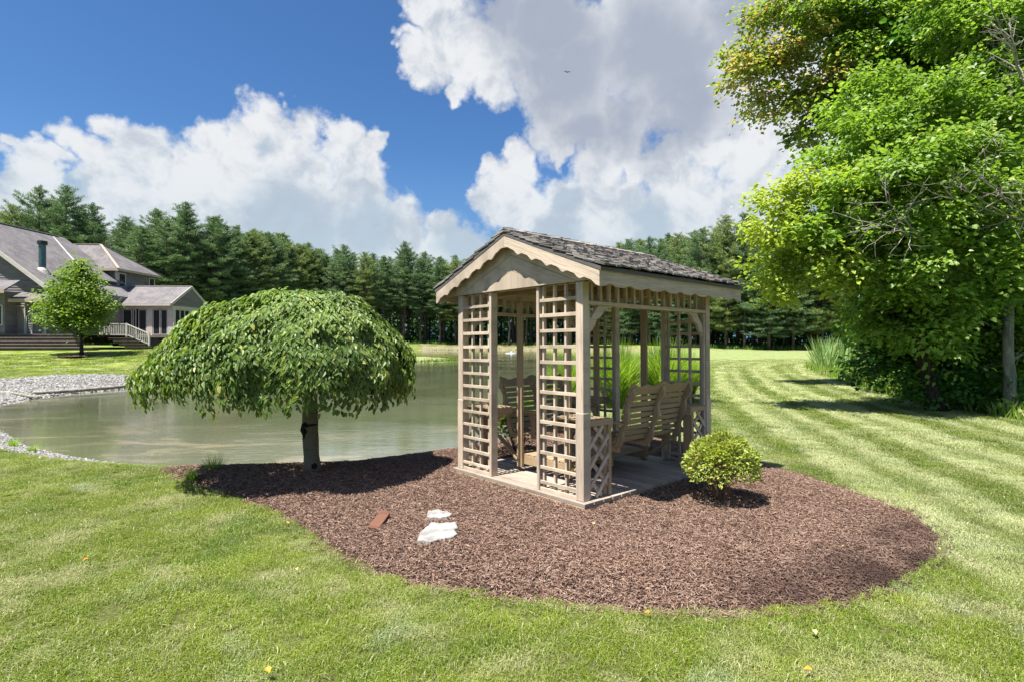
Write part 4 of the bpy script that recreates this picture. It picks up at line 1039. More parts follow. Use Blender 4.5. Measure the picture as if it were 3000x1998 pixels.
# ---------------------------------------------------------------- house
def build_house():
    h = empty('house', (-34, 44, 1.0), label='large grey sided house with shingled roofs, flue pipe and glazed sunroom behind the pond', cat='house')
    inv = Matrix.Translation((34, -44, -1.0))
    def out(mb, name, mat, parent=None, **k):
        mb.v = [inv @ v for v in mb.v] if parent is None else [inv @ v for v in mb.v]
        return mb.build(name, mat, parent or h, **k)
    FL = 2.10
    def laps(mb, p, q, z0, z1, nrm, cut=None):
        """lap siding: courses between z0 and z1 on the wall line p-q; cut(z) trims the ends"""
        p, q = Vector(p), Vector(q); n = Vector(nrm); z = z0; c = .17
        while z < z1 - .01:
            ze = min(z + c, z1); a, b = (p, q) if cut is None else cut((z + ze) / 2, p, q)
            if (b - a).length > .05:
                A0 = Vector((a.x, a.y, z)); B0 = Vector((b.x, b.y, z)); A1 = Vector((a.x, a.y, ze)); B1 = Vector((b.x, b.y, ze))
                mb.add([A0, B0, B1, A1, A0 + n * .045, B0 + n * .045, B1 + n * .012, A1 + n * .012], [(0,1,2,3),(4,7,6,5),(0,4,5,1),(1,5,6,2),(2,6,7,3),(3,7,4,0)], axis=(b - a))
            z = ze
    # --- main wing: gable wall facing the pond at y = 38.2; ridge along y
    s = 38.2 / 36; yw = 38.2; zt = lambda z: EYE + (z - EYE) * s
    XR = -36.6 * s; ZR = zt(9.9); XE = -30.1 * s; ZE = zt(5.05); k = (ZR - ZE) / (XE - XR)
    w = MB(); w.box(-58, XE - .35, yw, 50, 1.5, FL + 2.9)
    w.prism([(XR, yw, ZR - .25), (XE - .35, yw, ZE + .02), (XE - .35, yw, FL + 2.905), (XR - (XE - XR), yw, FL + 2.905)], (0, 11, 0))
    wall = out(w, 'wall', M['siding'])
    q = MB()
    def cutg(z, a, b):
        xm = min(XE - .35, XR + (ZR - .1 - z) / k) ; return Vector((-58, yw, 0)), Vector((xm, yw, 0))
    laps(q, (-58, yw, 0), (XE - .35, yw, 0), FL, ZR - .4, (0, -1, 0), cutg); out(q, 'lap_siding', M['siding'], wall)
    q = MB()   # right slope over the wing, its far half shorter
    def slope(mb, x0, x1, y0, y1, t=.12): mb.prism([(x0, y0, ZR - (x0 - XR) * k), (x1, y0, ZR - (x1 - XR) * k), (x1, y0, ZR - (x1 - XR) * k + t), (x0, y0, ZR - (x0 - XR) * k + t)], (0, y1 - y0, 0))
    slope(q, XR, XE, yw - .45, 41.6); slope(q, XR, -33.6, 41.61, 46.8 * 1.02)
    q.prism([(XR - .002, yw - .45, ZR), (XR - 8, yw - .45, ZR - 8 * k), (XR - 8, yw - .45, ZR - 8 * k + .12), (XR - .002, yw - .45, ZR + .12)], (0, 9, 0))
    out(q, 'roof', M['roof'])
    q = MB(); q.bar((XR, yw - .48, ZR - .03), (XE + .02, yw - .48, ZE - .03), .05, .26, up=(0, 0, 1)); q.bar((XR, yw - .40, ZR + .15), (XR, 47, ZR + .15), .22, .05)
    q.bar((-33.55, 43.6, ZR - (-33.55 - XR) * k + .17), (XR + .15, 46.3, ZR - .02), .12, .05)
    out(q, 'roof_trim', M['trim'])
    # flue
    fx, fy = -31.35 * s, 38.2 * 1.02; fx = (124 - 1500) / F * 39.4; fy = 39.4; fz = ZR - (fx - XR) * k
    c = MB(); c.tube([(fx, fy, fz - .3), (fx, fy, fz + 1.95)], .215, 20); fl = out(c, 'flue_pipe', M['flue'], smooth=False)
    c = MB(); c.tube([(fx, fy, fz + 1.951), (fx, fy, fz + 2.20)], .30, 20); c.tube([(fx, fy, fz + 2.2), (fx, fy, fz + 2.25)], [.3, .1], 20); out(c, 'flue_cap', M['fluecap'], fl)
    c = MB(); c.tube([(fx, fy, fz - .25), (fx, fy, fz + .12), (fx, fy, fz + .3)], [.5, .36, .23], 20); out(c, 'flashing', M['trim'], fl)
    # lower lean-to roofs, service door, window
    def lean(x0, x1, y, zt_, zb_, dp, par='porch_roof'):
        c = MB(); c.prism([(x0, y, zt_), (x0, y - dp, zb_), (x0, y - dp, zb_ + .1), (x0, y, zt_ + .1)], (x1 - x0, 0, 0)); r = out(c, par, M['roof'])
        c = MB(); c.box(x0 - .02, x1 + .02, y - dp - .03, y - dp - .002, zb_ - .12, zb_ + .11); out(c, 'gutter', M['soffit'], r)
    X = lambda px, d: (px - 1500) / F * d; Z = lambda py, d: EYE + (HY - py) / F * d
    lean(X(35, 37.4), X(140, 37.4), yw - .06, Z(861, 38.2), Z(880, 37.2), 1.0); lean(X(-120, 36.6), X(36, 36.6), yw - 1.0, Z(824, 37), Z(853, 36), 1.2)
    c = MB(); c.box(X(-120, 37.2), X(14, 37.2), 37.2, yw - .01, FL, Z(853, 37.2)); out(c, 'bay_wall', M['siding'])
    def panel(name, px0, px1, py0, py1, d, mat, t=.05, frame=True, nrm='y', sash=0):
        c = MB(); x0, x1, z0, z1 = X(px0, d), X(px1, d), Z(py1, d), Z(py0, d)
        if frame:
            f = .07; c.box(x0 - f, x0, d - t, d, z0 - f, z1 + f); c.box(x1, x1 + f, d - t, d, z0 - f, z1 + f); c.box(x0, x1, d - t, d, z1, z1 + f); c.box(x0, x1, d - t, d, z0 - f, z0)
            for j in range(sash): xx = x0 + (x1 - x0) * (j + 1) / (sash + 1); c.box(xx - .035, xx + .035, d - t, d, z0, z1)
            o = out(c, name, M['trim']); c = MB(); c.box(x0, x1, d - t * .45, d, z0 + .001, z1 - .001); out(c, 'pane' if mat == 'glass' else 'door_leaf', M[mat], o)
        return c
    panel('door', 34, 73, 898, 978, yw - .06, 'doorp', .06); panel('window', -30, 6, 896, 950, 37.19, 'glass')
    c = MB(); c.box(X(78, yw), X(81, yw), yw - .09, yw - .05, FL, Z(925, yw)); c.box(X(95, yw), X(99, yw), yw - .1, yw - .05, FL, Z(912, yw)); c.box(X(132, yw), X(138, yw), yw - .1, yw - .05, FL, Z(842, yw)); out(c, 'corner_board', M['trim'])
    # --- two storey block
    d1 = 44 * s; d2 = 49.5 * s; xr = -.7166 * d1 - .42; xl = xr - 7.2; ze = Z(786, d1) - .0; zr = Z(716, (d1 + d2) / 2 - .3); m_ = (d1 + d2) / 2 - .3
    c = MB(); c.box(xl, xr, d1 + .45, d2 - .45, 1.5, ze - .05); bw = out(c, 'block_wall', M['siding'])
    c = MB(); laps(c, (xr, d1 + .45, 0), (xr, d2 - .45, 0), FL, ze - .08, (1, 0, 0)); laps(c, (xl, d1 + .45, 0), (xr, d1 + .45, 0), FL, ze - .08, (0, -1, 0)); out(c, 'block_siding', M['siding'], bw)
    c = MB(); E_ = .45; a, b = (xl - E_, d1), (xr + E_, d2); rr = X(295, m_); rl = rr - 3.0; t = .12
    vs = [(a[0], d1, ze), (b[0], d1, ze), (b[0], d2, ze), (a[0], d2, ze), (rl, m_, zr), (rr, m_, zr)]; vs = vs + [(x, y, z - t) for x, y, z in vs[:4]]
    c.add(vs, [(0,1,5,4),(1,2,5),(2,3,4,5),(3,0,4),(0,6,7,1),(1,7,8,2),(2,8,9,3),(3,9,6,0),(6,9,8,7)]); hr = out(c, 'hip_roof', M['roof'])
    c = MB(); c.bar((rr, m_, zr + .02), (b[0], d1, ze + .02), .2, .05); c.bar((rr, m_, zr + .02), (b[0], d2, ze + .02), .2, .05); c.bar((rl, m_, zr + .02), (rr, m_, zr + .02), .2, .05)
    c.box(a[0], b[0] + .02, d1 - .03, d1 - .001, ze - .2, ze - .01); c.box(b[0] + .001, b[0] + .03, d1, d2, ze - .2, ze - .01); out(c, 'roof_edge', M['soffit'], hr)
    c = MB(); c.box(xr - .12, xr + .06, d1 + .37, d1 + .52, FL, ze - .14); out(c, 'corner_board', M['trim'])
    for (ya, yb, zb, zt2) in ((d1 + .62, d1 + 1.35, Z(839, d1 + 1), Z(803, d1 + 1)), (d2 - 1.25, d2 - .62, Z(839, d2 - 1), Z(817, d2 - 1))):
        c = MB(); f = .09
        c.box(xr + .03, xr + .09, ya - f, ya, zb - f, zt2 + f); c.box(xr + .03, xr + .09, yb, yb + f, zb - f, zt2 + f); c.box(xr + .03, xr + .09, ya, yb, zt2, zt2 + f); c.box(xr + .03, xr + .09, ya, yb, zb - f, zb)
        o = out(c, 'window', M['trim']); c = MB(); c.box(xr + .03, xr + .055, ya, yb, zb, zt2); out(c, 'pane', M['glass'], o)
    # --- sunroom
    d = 45.6; db = 50.8; x0 = X(326, d); x1 = X(508, d); zt3 = Z(893, d); zw = Z(905, d)
    zrg = Z(842, (d + db) / 2); mid = (d + db) / 2; kk = (zrg - zt3) / (mid - d + .35)
    cols = [(326, 343), (407, 412), (429, 446), (490, 508)]
    c = MB()
    c.box(x0, x1, d, d + .14, zw, zt3 - .05)
    for a_, b_ in ((320, 338), (430, 446), (491, 508)): c.box(X(a_, d), X(b_, d), d, d + .14, 1.5, zw)
    c.box(x0, x1 - .002, d + .14, d + .3, 1.2, FL - .02)
    # gable side wall (faces right): piers and head
    ys = [d, d + .32, mid - .30, mid + .30, db - .32, db]
    for ya, yb in ((ys[0] + .141, ys[1]), (ys[2], ys[3]), (ys[4], ys[5])): c.box(x1 - .14, x1 - .001, ya, yb, 1.3, zw)
    c.box(x1 - .14, x1 - .001, d + .141, db, zw, zt3 - .05)
    sw = out(c, 'sunroom_wall', M['trim'])
    c = MB(); c.box(x0 + .05, x1 - .2, d + 2.2, d + 2.3, FL, zw); c.box(x0, x1 - .15, d + .31, db, FL - .1, FL - .01); c.box(x0, x1 - .15, d + .2, db - .1, zw + .3, zw + .35); out(c, 'room_partition', M['inside'], sw)
    c = MB()
    def cuts(z, a_, b_):
        yy = (z - zt3 + .05) / kk; return Vector((x1, d + .0 + yy - .25, 0)), Vector((x1, db - yy + .25, 0))
    c.prism([(x1 - .05, d, zt3 - .049), (x1 - .05, db, zt3 - .049), (x1 - .05, mid, zrg - .12)], (-.1, 0, 0))
    laps(c, (x1, d, 0), (x1, db, 0), zt3 - .02, zrg - .2, (1, 0, 0), cuts); out(c, 'gable_siding', M['siding'], sw)
    c = MB()
    for s1 in (-1, 1):
        ye = mid + s1 * (mid - d + .35); c.prism([(x0 - .3, mid, zrg), (x0 - .3, ye, zt3), (x0 - .3, ye, zt3 + .1), (x0 - .3, mid, zrg + .1)], (X(561, mid) - x0 + .3, 0, 0))
    sr = out(c, 'sunroom_roof', M['roof'])
    c = MB(); xe = X(561, mid)
    for s1 in (-1, 1):
        ye = mid + s1 * (mid - d + .35); c.bar((xe + .03, mid, zrg + .0), (xe + .03, ye, zt3 + .0), .05, .22, up=(0, 0, 1))
    c.box(x0 - .2, xe, d - .41, d - .352, zt3 - .1, zt3 + .08); c.bar((x0, mid, zrg + .12), (xe, mid, zrg + .12), .2, .04)
    c.tube([(x1 + .06, d - .2, zt3 - .1), (x1 + .06, d - .05, zt3 - .4), (x1 + .06, d - .05, FL)], .045, 8); out(c, 'gutter', M['trim'], sr)
    for a_, b_, n_ in ((341, 357, 0), (359, 386, 0), (389, 398, 0), (405, 429, 0), (447, 468, 0), (470, 490, 0)):
        c = MB(); f = .055; xa, xb = X(a_, d), X(b_, d); z0, z1 = FL + .03, zw - .05
        c.box(xa, xa + f, d + .02, d + .08, z0, z1); c.box(xb - f, xb, d + .02, d + .08, z0, z1); c.box(xa + f, xb - f, d + .02, d + .08, z1 - f, z1); c.box(xa + f, xb - f, d + .02, d + .08, z0, z0 + f)
        o = out(c, 'window', M['trim'], None); c = MB(); c.box(xa + f, xb - f, d + .04, d + .06, z0 + f, z1 - f); out(c, 'pane', M['glass'], o)
    for ya, yb in ((ys[1], ys[2]), (ys[3], ys[4])):
        for j in range(3):
            A = ya + (yb - ya) * j / 3; B = ya + (yb - ya) * (j + 1) / 3; c = MB(); f = .05; z0, z1 = FL + .35, zw - .02
            c.box(x1 - .1, x1 - .03, A, A + f, z0, z1); c.box(x1 - .1, x1 - .03, B - f, B, z0, z1); c.box(x1 - .1, x1 - .03, A + f, B - f, z1 - f, z1); c.box(x1 - .1, x1 - .03, A + f, B - f, z0, z0 + f)
            o = out(c, 'window', M['trim']); c = MB(); c.box(x1 - .08, x1 - .06, A + f, B - f, z0 + f, z1 - f); out(c, 'pane', M['glass'], o)
    c = MB(); c.box(x1 - .1, x1 - .04, d + .33, db - .33, FL - .6, FL + .34); out(c, 'knee_wall', M['siding'], sw)
build_house()
def build_house_deck():
    t = empty('wooden_deck', (-34, 37, 1.0), label='broad dark stepped timber deck in front of the grey house', cat='deck'); inv = Vector((34, -37, -1.0))
    n = 5
    for k in range(n):
        z1 = 2.075 - k * .21; x1 = -29.6 + .42 * k; y0 = 37.0 - .40 * k
        if k == 4: x1 += .9
        c = MB(); c.box(-60, x1, y0, y0 + (3.2 if k == 0 else .7) , z1 - .05, z1); c.v = [v + inv for v in c.v]; c.build('step_tread' if k else 'platform', M['housedeck'], t)
        c = MB(); c.box(-60, x1 - .03, y0 + .05, y0 + .6, z1 - .22, z1 - .051); c.v = [v + inv for v in c.v]; c.build('step_riser', M['riser'], t)
    c = MB(); c.box(-60, -29.65, 40.2, 46.3, 2.0, 2.07); c.box(-29.64, -26.2, 43.2, 45.7, 1.9, 2.05); c.v = [v + inv for v in c.v]; c.build('platform', M['housedeck'], t)
    for k in range(4):
        c = MB(); c.box(-29.6 + .42 * k, -27.6 + .42 * k, 40.2, 43.19, 1.86 - k * .21 - .05, 1.86 - k * .21); c.box(-29.6 + .42 * k, -27.65 + .42 * k, 40.25, 43.1, 1.86 - k * .21 - .21, 1.86 - k * .21 - .051); c.v = [v + inv for v in c.v]; c.build('side_step', M['riser'], t)
    c = MB(); d = 40.3; X = lambda px: (px - 1500) / F * d; Z = lambda py: EYE + (HY - py) / F * d
    for px, a, b in ((294, 943, 982), (371, 946, 986), (437, 974, 1012)): c.box(X(px) - .05, X(px) + .05, d - .05, d + .05, Z(b), Z(a))
    c.bar((X(294), d, Z(947)), (X(371), d, Z(949)), .09, .06); c.bar((X(294), d, Z(979)), (X(371), d, Z(980)), .06, .06)
    c.bar((X(371), d, Z(949)), (X(437), d, Z(977)), .09, .06); c.bar((X(371), d, Z(980)), (X(437), d, Z(1007)), .06, .06)
    for i in range(15): x = 294 + 77 * (i + .5) / 15; c.box(X(x) - .02, X(x) + .02, d - .025, d + .025, Z(980), Z(948))
    for i in range(12): x = 371 + 66 * (i + .5) / 12; y = 28 * (i + .5) / 12; c.box(X(x) - .02, X(x) + .02, d - .025, d + .025, Z(980 + y), Z(949 + y))
    c.v = [v + inv for v in c.v]; c.build('railing', M['rail'], t)
build_house_deck()
def distant_building():
    d = 70; X = lambda px: (px - 1500) / F * d; Z = lambda py: EYE + (HY - py) / F * d
    t = empty('outbuilding', (X(625), d + 2, Z(1000)), label='small reddish gabled outbuilding peeking over the weeping tree, right of the sunroom', cat='outbuilding'); inv = -Vector(t.location)
    c = MB(); c.box(X(598), X(650), d, d + 5, 1.0, Z(925)); c.prism([(X(598), d, Z(925)), (X(650), d, Z(925)), (X(624), d, Z(905))], (0, 5, 0)); c.v = [v + inv for v in c.v]; c.build('wall', simple('brick_red_wall', (.30, .16, .12), .9), t)
    c = MB(); c.prism([(X(592), d - .2, Z(927)), (X(624), d - .2, Z(902)), (X(624), d - .2, Z(897)), (X(590), d - .2, Z(924))], (0, 5.4, 0)); c.prism([(X(656), d - .2, Z(927)), (X(624.1), d - .2, Z(902)), (X(624.1), d - .2, Z(897)), (X(658), d - .2, Z(924))], (0, 5.4, 0)); c.v = [v + inv for v in c.v]; c.build('roof', simple('red_brown_roof', (.26, .12, .10), .9), t)
distant_building()

# ---------------------------------------------------------------- deciduous trees
def sprays(blobs, dens, leaf, seed, droop=.35, flat=.5, per=26):
    """leaf sprays over a set of blobs (x, y, z, r): layered, drooping fans of leaves"""
    rg = np.random.default_rng(seed); P, D, Nn, L, W, va = [], [], [], [], [], []
    B = np.array(blobs)
    for bx, by, bz, r in B:
        n = int(dens * r * r * 4); u = rg.normal(size=(n, 3)); u /= np.linalg.norm(u, axis=1, keepdims=True); u[:, 2] = np.where((u[:, 2] < -.3) & (rg.random(n) < .6), -u[:, 2], u[:, 2])
        rr = r * (1 - rg.exponential(.16, n)).clip(.2, 1.12); c = np.array([bx, by, bz]) + u * rr[:, None] * np.array([1, 1, .82])
        # drop sprays buried well inside another blob
        keep = np.ones(n, bool)
        for ox, oy, oz, orr in B: keep &= ~(np.linalg.norm(c - np.array([ox, oy, oz]), axis=1) < orr * .55)
        c, u = c[keep], u[keep]; n = len(c)
        if n == 0: continue
        az = rg.uniform(0, 6.28, n); size = leaf * rg.uniform(2.2, 4.2, n); tone = rg.random(n)
        out = u * np.array([1, 1, .2]) + rg.normal(0, .35, (n, 3)) * np.array([1, 1, .3]); out /= np.linalg.norm(out, axis=1, keepdims=True)
        nrm = np.stack([rg.normal(0, .28, n), rg.normal(0, .28, n), np.ones(n)], 1) + u * .45; nrm /= np.linalg.norm(nrm, axis=1, keepdims=True)
        s = np.cross(nrm, out); s /= np.linalg.norm(s, axis=1, keepdims=True)
        a = rg.normal(size=(n, per)) * .55; b = rg.random((n, per)) ** .8 * 1.3 - .3
        p = c[:, None] + (s[:, None] * a[..., None] + out[:, None] * b[..., None]) * size[:, None, None] + nrm[:, None] * (rg.normal(0, .22, (n, per)) - .25 * (a ** 2 + b ** 2 * droop))[..., None] * size[:, None, None]
        d = out[:, None] * .8 + s[:, None] * (np.sign(a) * rg.uniform(.2, 1.0, (n, per)))[..., None] + rg.normal(0, .3, (n, per, 3)); d[..., 2] -= droop
        nn = nrm[:, None] + rg.normal(0, .35, (n, per, 3))
        P.append(p.reshape(-1, 3)); D.append(d.reshape(-1, 3)); Nn.append(nn.reshape(-1, 3)); l = leaf * rg.uniform(.65, 1.25, n * per); L.append(l); W.append(l * rg.uniform(.7, .95, n * per))
        va.append((np.repeat(tone, per) * .5 + rg.random(n * per) * .5))
    return [np.concatenate(q) for q in (P, D, Nn, L, W, va)]
def limb(mb, p, q, r0, r1, seg=8, wob=.08, n=8, sag=0.0, rg=random):
    p, q = Vector(p), Vector(q); L_ = (q - p).length; pts = []; off = Vector((0, 0, 0))
    for i in range(n + 1):
        t = i / n; off += Vector((rg.uniform(-1, 1), rg.uniform(-1, 1), rg.uniform(-1, 1))) * wob * L_ / n
        pts.append(p.lerp(q, t) + off * min(1, 3 * t) * (1 - t * .3) + Vector((0, 0, sag * 4 * t * (1 - t))))
    mb.tube(pts, [r0 + (r1 - r0) * (i / n) ** .8 for i in range(n + 1)], seg); return pts
def pb(px, py, r, d): return ((px - 1500) / F * d, d, EYE + (HY - py) / F * d, r / F * d)
def lumpy(blobs, seed, m=11, f=.27):
    rg = np.random.default_rng(seed); out = []
    for x, y, z, r in blobs:
        for i in range(m):
            u = rg.normal(size=3); u /= np.linalg.norm(u); q = r * rg.uniform(.35, 1.12); out.append((x + u[0] * q, y + u[1] * q, z + u[2] * q * .9, r * f * rg.uniform(.6, 1.25)))
    return out
def decid(name, base, trunk_pts, trunk_r, blobs, dens, leaf, mat, bark, label, group=None, seed=1, per=26, limbs=True, extra=None):
    random.seed(seed); bx, by = base; bz = ground_z(bx, by) - .05
    t = empty(name, (bx, by, bz), label=label, cat='tree', group=group); O = np.array([bx, by, bz])
    mb = MB(); tp = [Vector((bx, by, bz))] + [Vector(p) for p in trunk_pts]; pts = []
    for i in range(len(tp) - 1):
        for j in range(6): pts.append(tp[i].lerp(tp[i + 1], j / 6) + Vector((random.uniform(-.03, .03), random.uniform(-.03, .03), 0)) * (i + j > 0))
    pts.append(tp[-1]); n = len(pts); rad = [trunk_r * (1 - .72 * i / (n - 1)) + trunk_r * .55 * math.exp(-(pts[i].z - bz) / .22) for i in range(n)]
    mb.tube(pts, rad, 12)
    mb.v = [v - Vector(O) for v in mb.v]; mb.build('trunk', M[bark], t, smooth=True)
    if limbs:
        lb = MB()
        for (x, y, z, r) in blobs:
            a = min(range(n // 4, n), key=lambda i: abs((pts[i] - Vector((x, y, z))).length * .6 + (abs(pts[i].z - (z - .55 * math.hypot(x - pts[i].x, y - pts[i].y))))))
            L_ = (Vector((x, y, z)) - pts[a]).length; q = limb(lb, pts[a], (x, y, z), rad[a] * .5, .02, 7, .10, 8)
            for k in range(5):
                s = q[random.randint(3, 8)]; u = Vector((random.gauss(0, 1), random.gauss(0, 1), random.gauss(.3, .7))).normalized(); limb(lb, s, s + u * r * .95, .022, .006, 5, .15, 5)
        lb.v = [v - Vector(O) for v in lb.v]; lb.build('limbs', M[bark], t, smooth=True)
    for bl, mt in [(blobs, mat)] + (extra or []):
        P, D, Nn, L, W, va = sprays(lumpy(bl, seed + 200), dens, leaf, seed + 100, per=per)
        link('crown', leaves_mesh('crown', P - O, D, Nn, L, W, va, .15), M[mt], t); print(name, len(P))
    return t
# young maple on the house lawn
def young_maple():
    d = 32.0; bx = (238 - 1500) / F * d; z = ground_z(bx, d); sc = d / F
    rgm = np.random.default_rng(12); bl = []
    for px, py, r in ((235,790,34),(210,815,40),(255,820,42),(180,850,42),(232,860,52),(285,860,40),(150,895,44),(205,905,50),(262,905,50),(305,900,30),(135,925,32),(180,945,38),(232,950,42),(280,945,36),(240,770,20),(300,880,26)):
        r *= .74
        for k in (-1, 1): bl.append(pb(238 + (px - 238) * .93, py, r, d + k * r / F * d * .7))
    decid('maple_tree', (bx, d), [(bx + .02, d, z + 1.6), (bx + .05, d, z + 4.6)], .095, bl, 42, .15, 'leaf_young', 'bark', 'young round headed maple tree in a dark mulch ring in front of the house deck', seed=11, per=12)
    a = np.linspace(0, 6.283, 40); V = [(0, 0, .09)] + [(math.cos(q) * 1.15, math.sin(q) * 1.0, .0) for q in a[:-1]]; V += [(math.cos(q) * .7, math.sin(q) * .6, .07) for q in a[:-1]]
    m = 39; Fc = [(0, m + 1 + i, m + 1 + (i + 1) % m) for i in range(m)] + [(1 + i, 1 + (i+1) % m, m + 1 + (i+1) % m, m + 1 + i) for i in range(m)]
    me = bpy.data.meshes.new('mulch_ring'); me.from_pydata(V, [], Fc); tag(link('mulch_ring', me, simple('dark_mulch', (.07, .04, .03), .95, .1, .5, 12), loc=(bx, d, z + .0)), 'dark mulch ring around the young maple', kind='structure')
young_maple()

# big trees along the right side
DC = 'large trees of the woodland edge on the right'
T1 = [pb(*q) for q in ((2290,800,85,13.2),(2350,700,120,12.6),(2300,610,70,13),(2270,850,50,13.5),(2420,590,110,12.8),(2480,800,95,12.4),(2330,540,45,12.9))]
T1b = [pb(*q) for q in ((2530,480,120,12.6),(2500,700,140,12.2),(2640,420,130,12.6),(2590,600,150,11.8),(2730,330,130,12.8),(2760,520,160,11.8),(2640,790,130,11.9),(2610,920,110,12.6),
      (2740,720,150,11.6),(2850,420,140,12.4),(2880,620,160,11.8),(2800,860,150,12.0),(2620,280,110,13.4),(2500,350,80,13.4),(2700,1000,110,12.8),(2960,760,150,12.2),(2570,300,80,13.2),(2420,470,50,13))]
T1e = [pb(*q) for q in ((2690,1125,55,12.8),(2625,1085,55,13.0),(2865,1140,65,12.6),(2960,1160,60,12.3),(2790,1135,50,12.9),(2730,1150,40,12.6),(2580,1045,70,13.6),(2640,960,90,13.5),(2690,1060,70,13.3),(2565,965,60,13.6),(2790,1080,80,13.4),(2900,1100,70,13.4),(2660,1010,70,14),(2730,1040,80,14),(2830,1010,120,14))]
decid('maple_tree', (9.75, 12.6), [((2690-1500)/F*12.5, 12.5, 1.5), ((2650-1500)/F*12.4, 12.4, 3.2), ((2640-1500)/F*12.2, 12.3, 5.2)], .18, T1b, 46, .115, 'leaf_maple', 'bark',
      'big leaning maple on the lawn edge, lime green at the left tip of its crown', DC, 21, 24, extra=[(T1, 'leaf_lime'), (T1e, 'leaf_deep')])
T2 = [pb(*q) for q in ((2200,250,75,19),(2170,150,55,19),(2270,170,85,19),(2330,80,90,18.6),(2290,320,65,19),(2380,250,85,18.8),(2250,40,60,19),(2220,330,35,19),(2360,400,40,19),(2420,330,60,19))]
T2b = [pb(*q) for q in ((2420,120,110,18.5),(2480,20,120,18.5),(2560,160,130,18),(2600,-60,150,18),(2480,250,90,18.4),(2680,60,140,18),(2700,220,120,18.2),(2450,-100,110,18.5),(2780,-80,170,18),(2330,-40,80,18.8))]
decid('tall_tree', (15.2, 18.6), [(14.6, 18.5, 4), (13.6, 18.4, 8.2), (12.4, 18.4, 12)], .34, T2b, 30, .14, 'leaf_maple', 'bark',
      'tallest tree at the woodland edge, golden tinged branch reaching out against the sky', DC, 22, 22, extra=[(T2, 'leaf_gold')])
T3 = [pb(*q) for q in ((2880,170,150,14),(2980,60,170,14),(2960,330,150,13.6),(3080,250,170,14),(2820,50,130,14.6),(2930,480,120,13.4),(3060,520,160,13.2),(3080,760,170,13),(2930,900,130,13.2),(3010,1020,120,12.6),(2900,1060,80,13),(3080,1000,140,12.8),(2860,-60,130,14.5),(3020,-90,150,14))]
decid('broadleaf_tree', ((2958-1500)/F*11.9, 11.9), [((2955-1500)/F*11.9, 11.9, 1.8), ((2975-1500)/F*12.4, 12.6, 4.6), ((2985-1500)/F*13, 13.2, 8.4)], .12, T3, 42, .115, 'leaf_maple', 'bark_grey',
      'dense green tree at the right border of the view with a thin grey trunk', DC, 23, 24)
# darker trees standing further back in the wood
def back_tree_proto(seed):
    random.seed(seed); rg = np.random.default_rng(seed); bl = []
    for k in range(13):
        a = rg.uniform(0, 6.28); r = rg.uniform(.2, 2.6); bl.append((r * math.cos(a), r * math.sin(a), rg.uniform(3.6, 11.5), rg.uniform(1.2, 1.9)))
    return bl
def build_back_trees():
    protos = []
    for j in range(2):
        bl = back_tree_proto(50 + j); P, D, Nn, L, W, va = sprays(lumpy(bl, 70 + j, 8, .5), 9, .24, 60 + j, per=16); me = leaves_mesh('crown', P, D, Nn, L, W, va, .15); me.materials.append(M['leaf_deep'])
        mb = MB(); pts = [(0, 0, -.3)] + [(random.uniform(-.15, .15), random.uniform(-.15, .15), z) for z in (2, 4, 6.5, 9)]; mb.tube(pts, [.20, .16, .14, .10, .05], 8)
        for b in bl[:8]: limb(mb, (0, 0, b[2] - 1.6), b[:3], .06, .015, 5, .08, 5)
        o = mb.build('trunk', M['bark_grey'], None, smooth=True); protos.append((me, o.data)); bpy.data.objects.remove(o)
    spots = [(14.6,17.5),(18.5,21.5),(22.5,26),(20,18),(27,31),(24,22.5),(32,36),(23,15.5),(17.5,14.6),(30,27),(38,42),(37,35),(47,50),(28,21),(45,44),(56,58),(62,66),(33,40.5)]
    for i, (x, y) in enumerate(spots):
        z = ground_z(x, y); px = 1500 + F * x / y
        lb = 'shadowed woodland tree with a pale trunk, just behind the leaning maple' if y < 26 else 'darker woodland tree deeper in the wood on the right'
        t = empty('woodland_tree', (x, y, z), random.uniform(0, 6.28), lb, 'tree', 'shaded trees inside the right hand wood'); s = random.uniform(.8, 1.15); t.scale = (s, s, s * random.uniform(.9, 1.1))
        me, tm = protos[i % 2]
        a = bpy.data.objects.new('trunk', tm); b = bpy.data.objects.new('crown', me)
        for q in (a, b): COL.objects.link(q); q.parent = t
build_back_trees()
# bare grey dead boughs among the right hand foliage
def dead_bough(p, tips, label, seed):
    random.seed(seed); mb = MB(); p = Vector(p)
    for q in tips:
        q = Vector(q); pts = limb(mb, p, q, .022, .006, 6, .16, 9)
        for k in range(9):
            s = pts[random.randint(2, 9)]; u = ((q - p).normalized() * .6 + Vector((random.gauss(0, .6), random.gauss(0, .5), random.gauss(.1, .6)))).normalized(); L_ = random.uniform(.3, .9); e = limb(mb, s, s + u * L_, .011, .004, 5, .2, 5)
            for m in range(2): v = (u + Vector((random.gauss(0, .7), random.gauss(0, .5), random.gauss(0, .7)))).normalized(); limb(mb, e[random.randint(2, 5)], e[3] + v * L_ * .5, .006, .002, 4, .2, 4)
    mb.v = [v - p for v in mb.v]; o = mb.build('dead_branch', M['twig'], None, smooth=True); o.location = p; tag(o, label, 'dead branch', 'bare dead branches in the right hand trees')
w_ = lambda px, py, d: pb(px, py, 0, d)[:3]
dead_bough(w_(3040, 660, 11.2), [w_(2800, 540, 10.4), w_(2730, 570, 10.5), w_(2870, 470, 10.3), w_(2930, 560, 10.3)], 'large bare grey branch sticking out of foliage at the right edge', 31)
dead_bough(w_(2700, 700, 11.0), [w_(2560, 660, 10.4), w_(2590, 590, 10.5)], 'bare grey branch in the middle of the leaning maple', 32)
dead_bough(w_(3000, 250, 12), [w_(2940, 60, 11.6), w_(2900, 10, 11.6), w_(2985, 150, 11.5)], 'bare grey branch high in the upper right corner', 33)

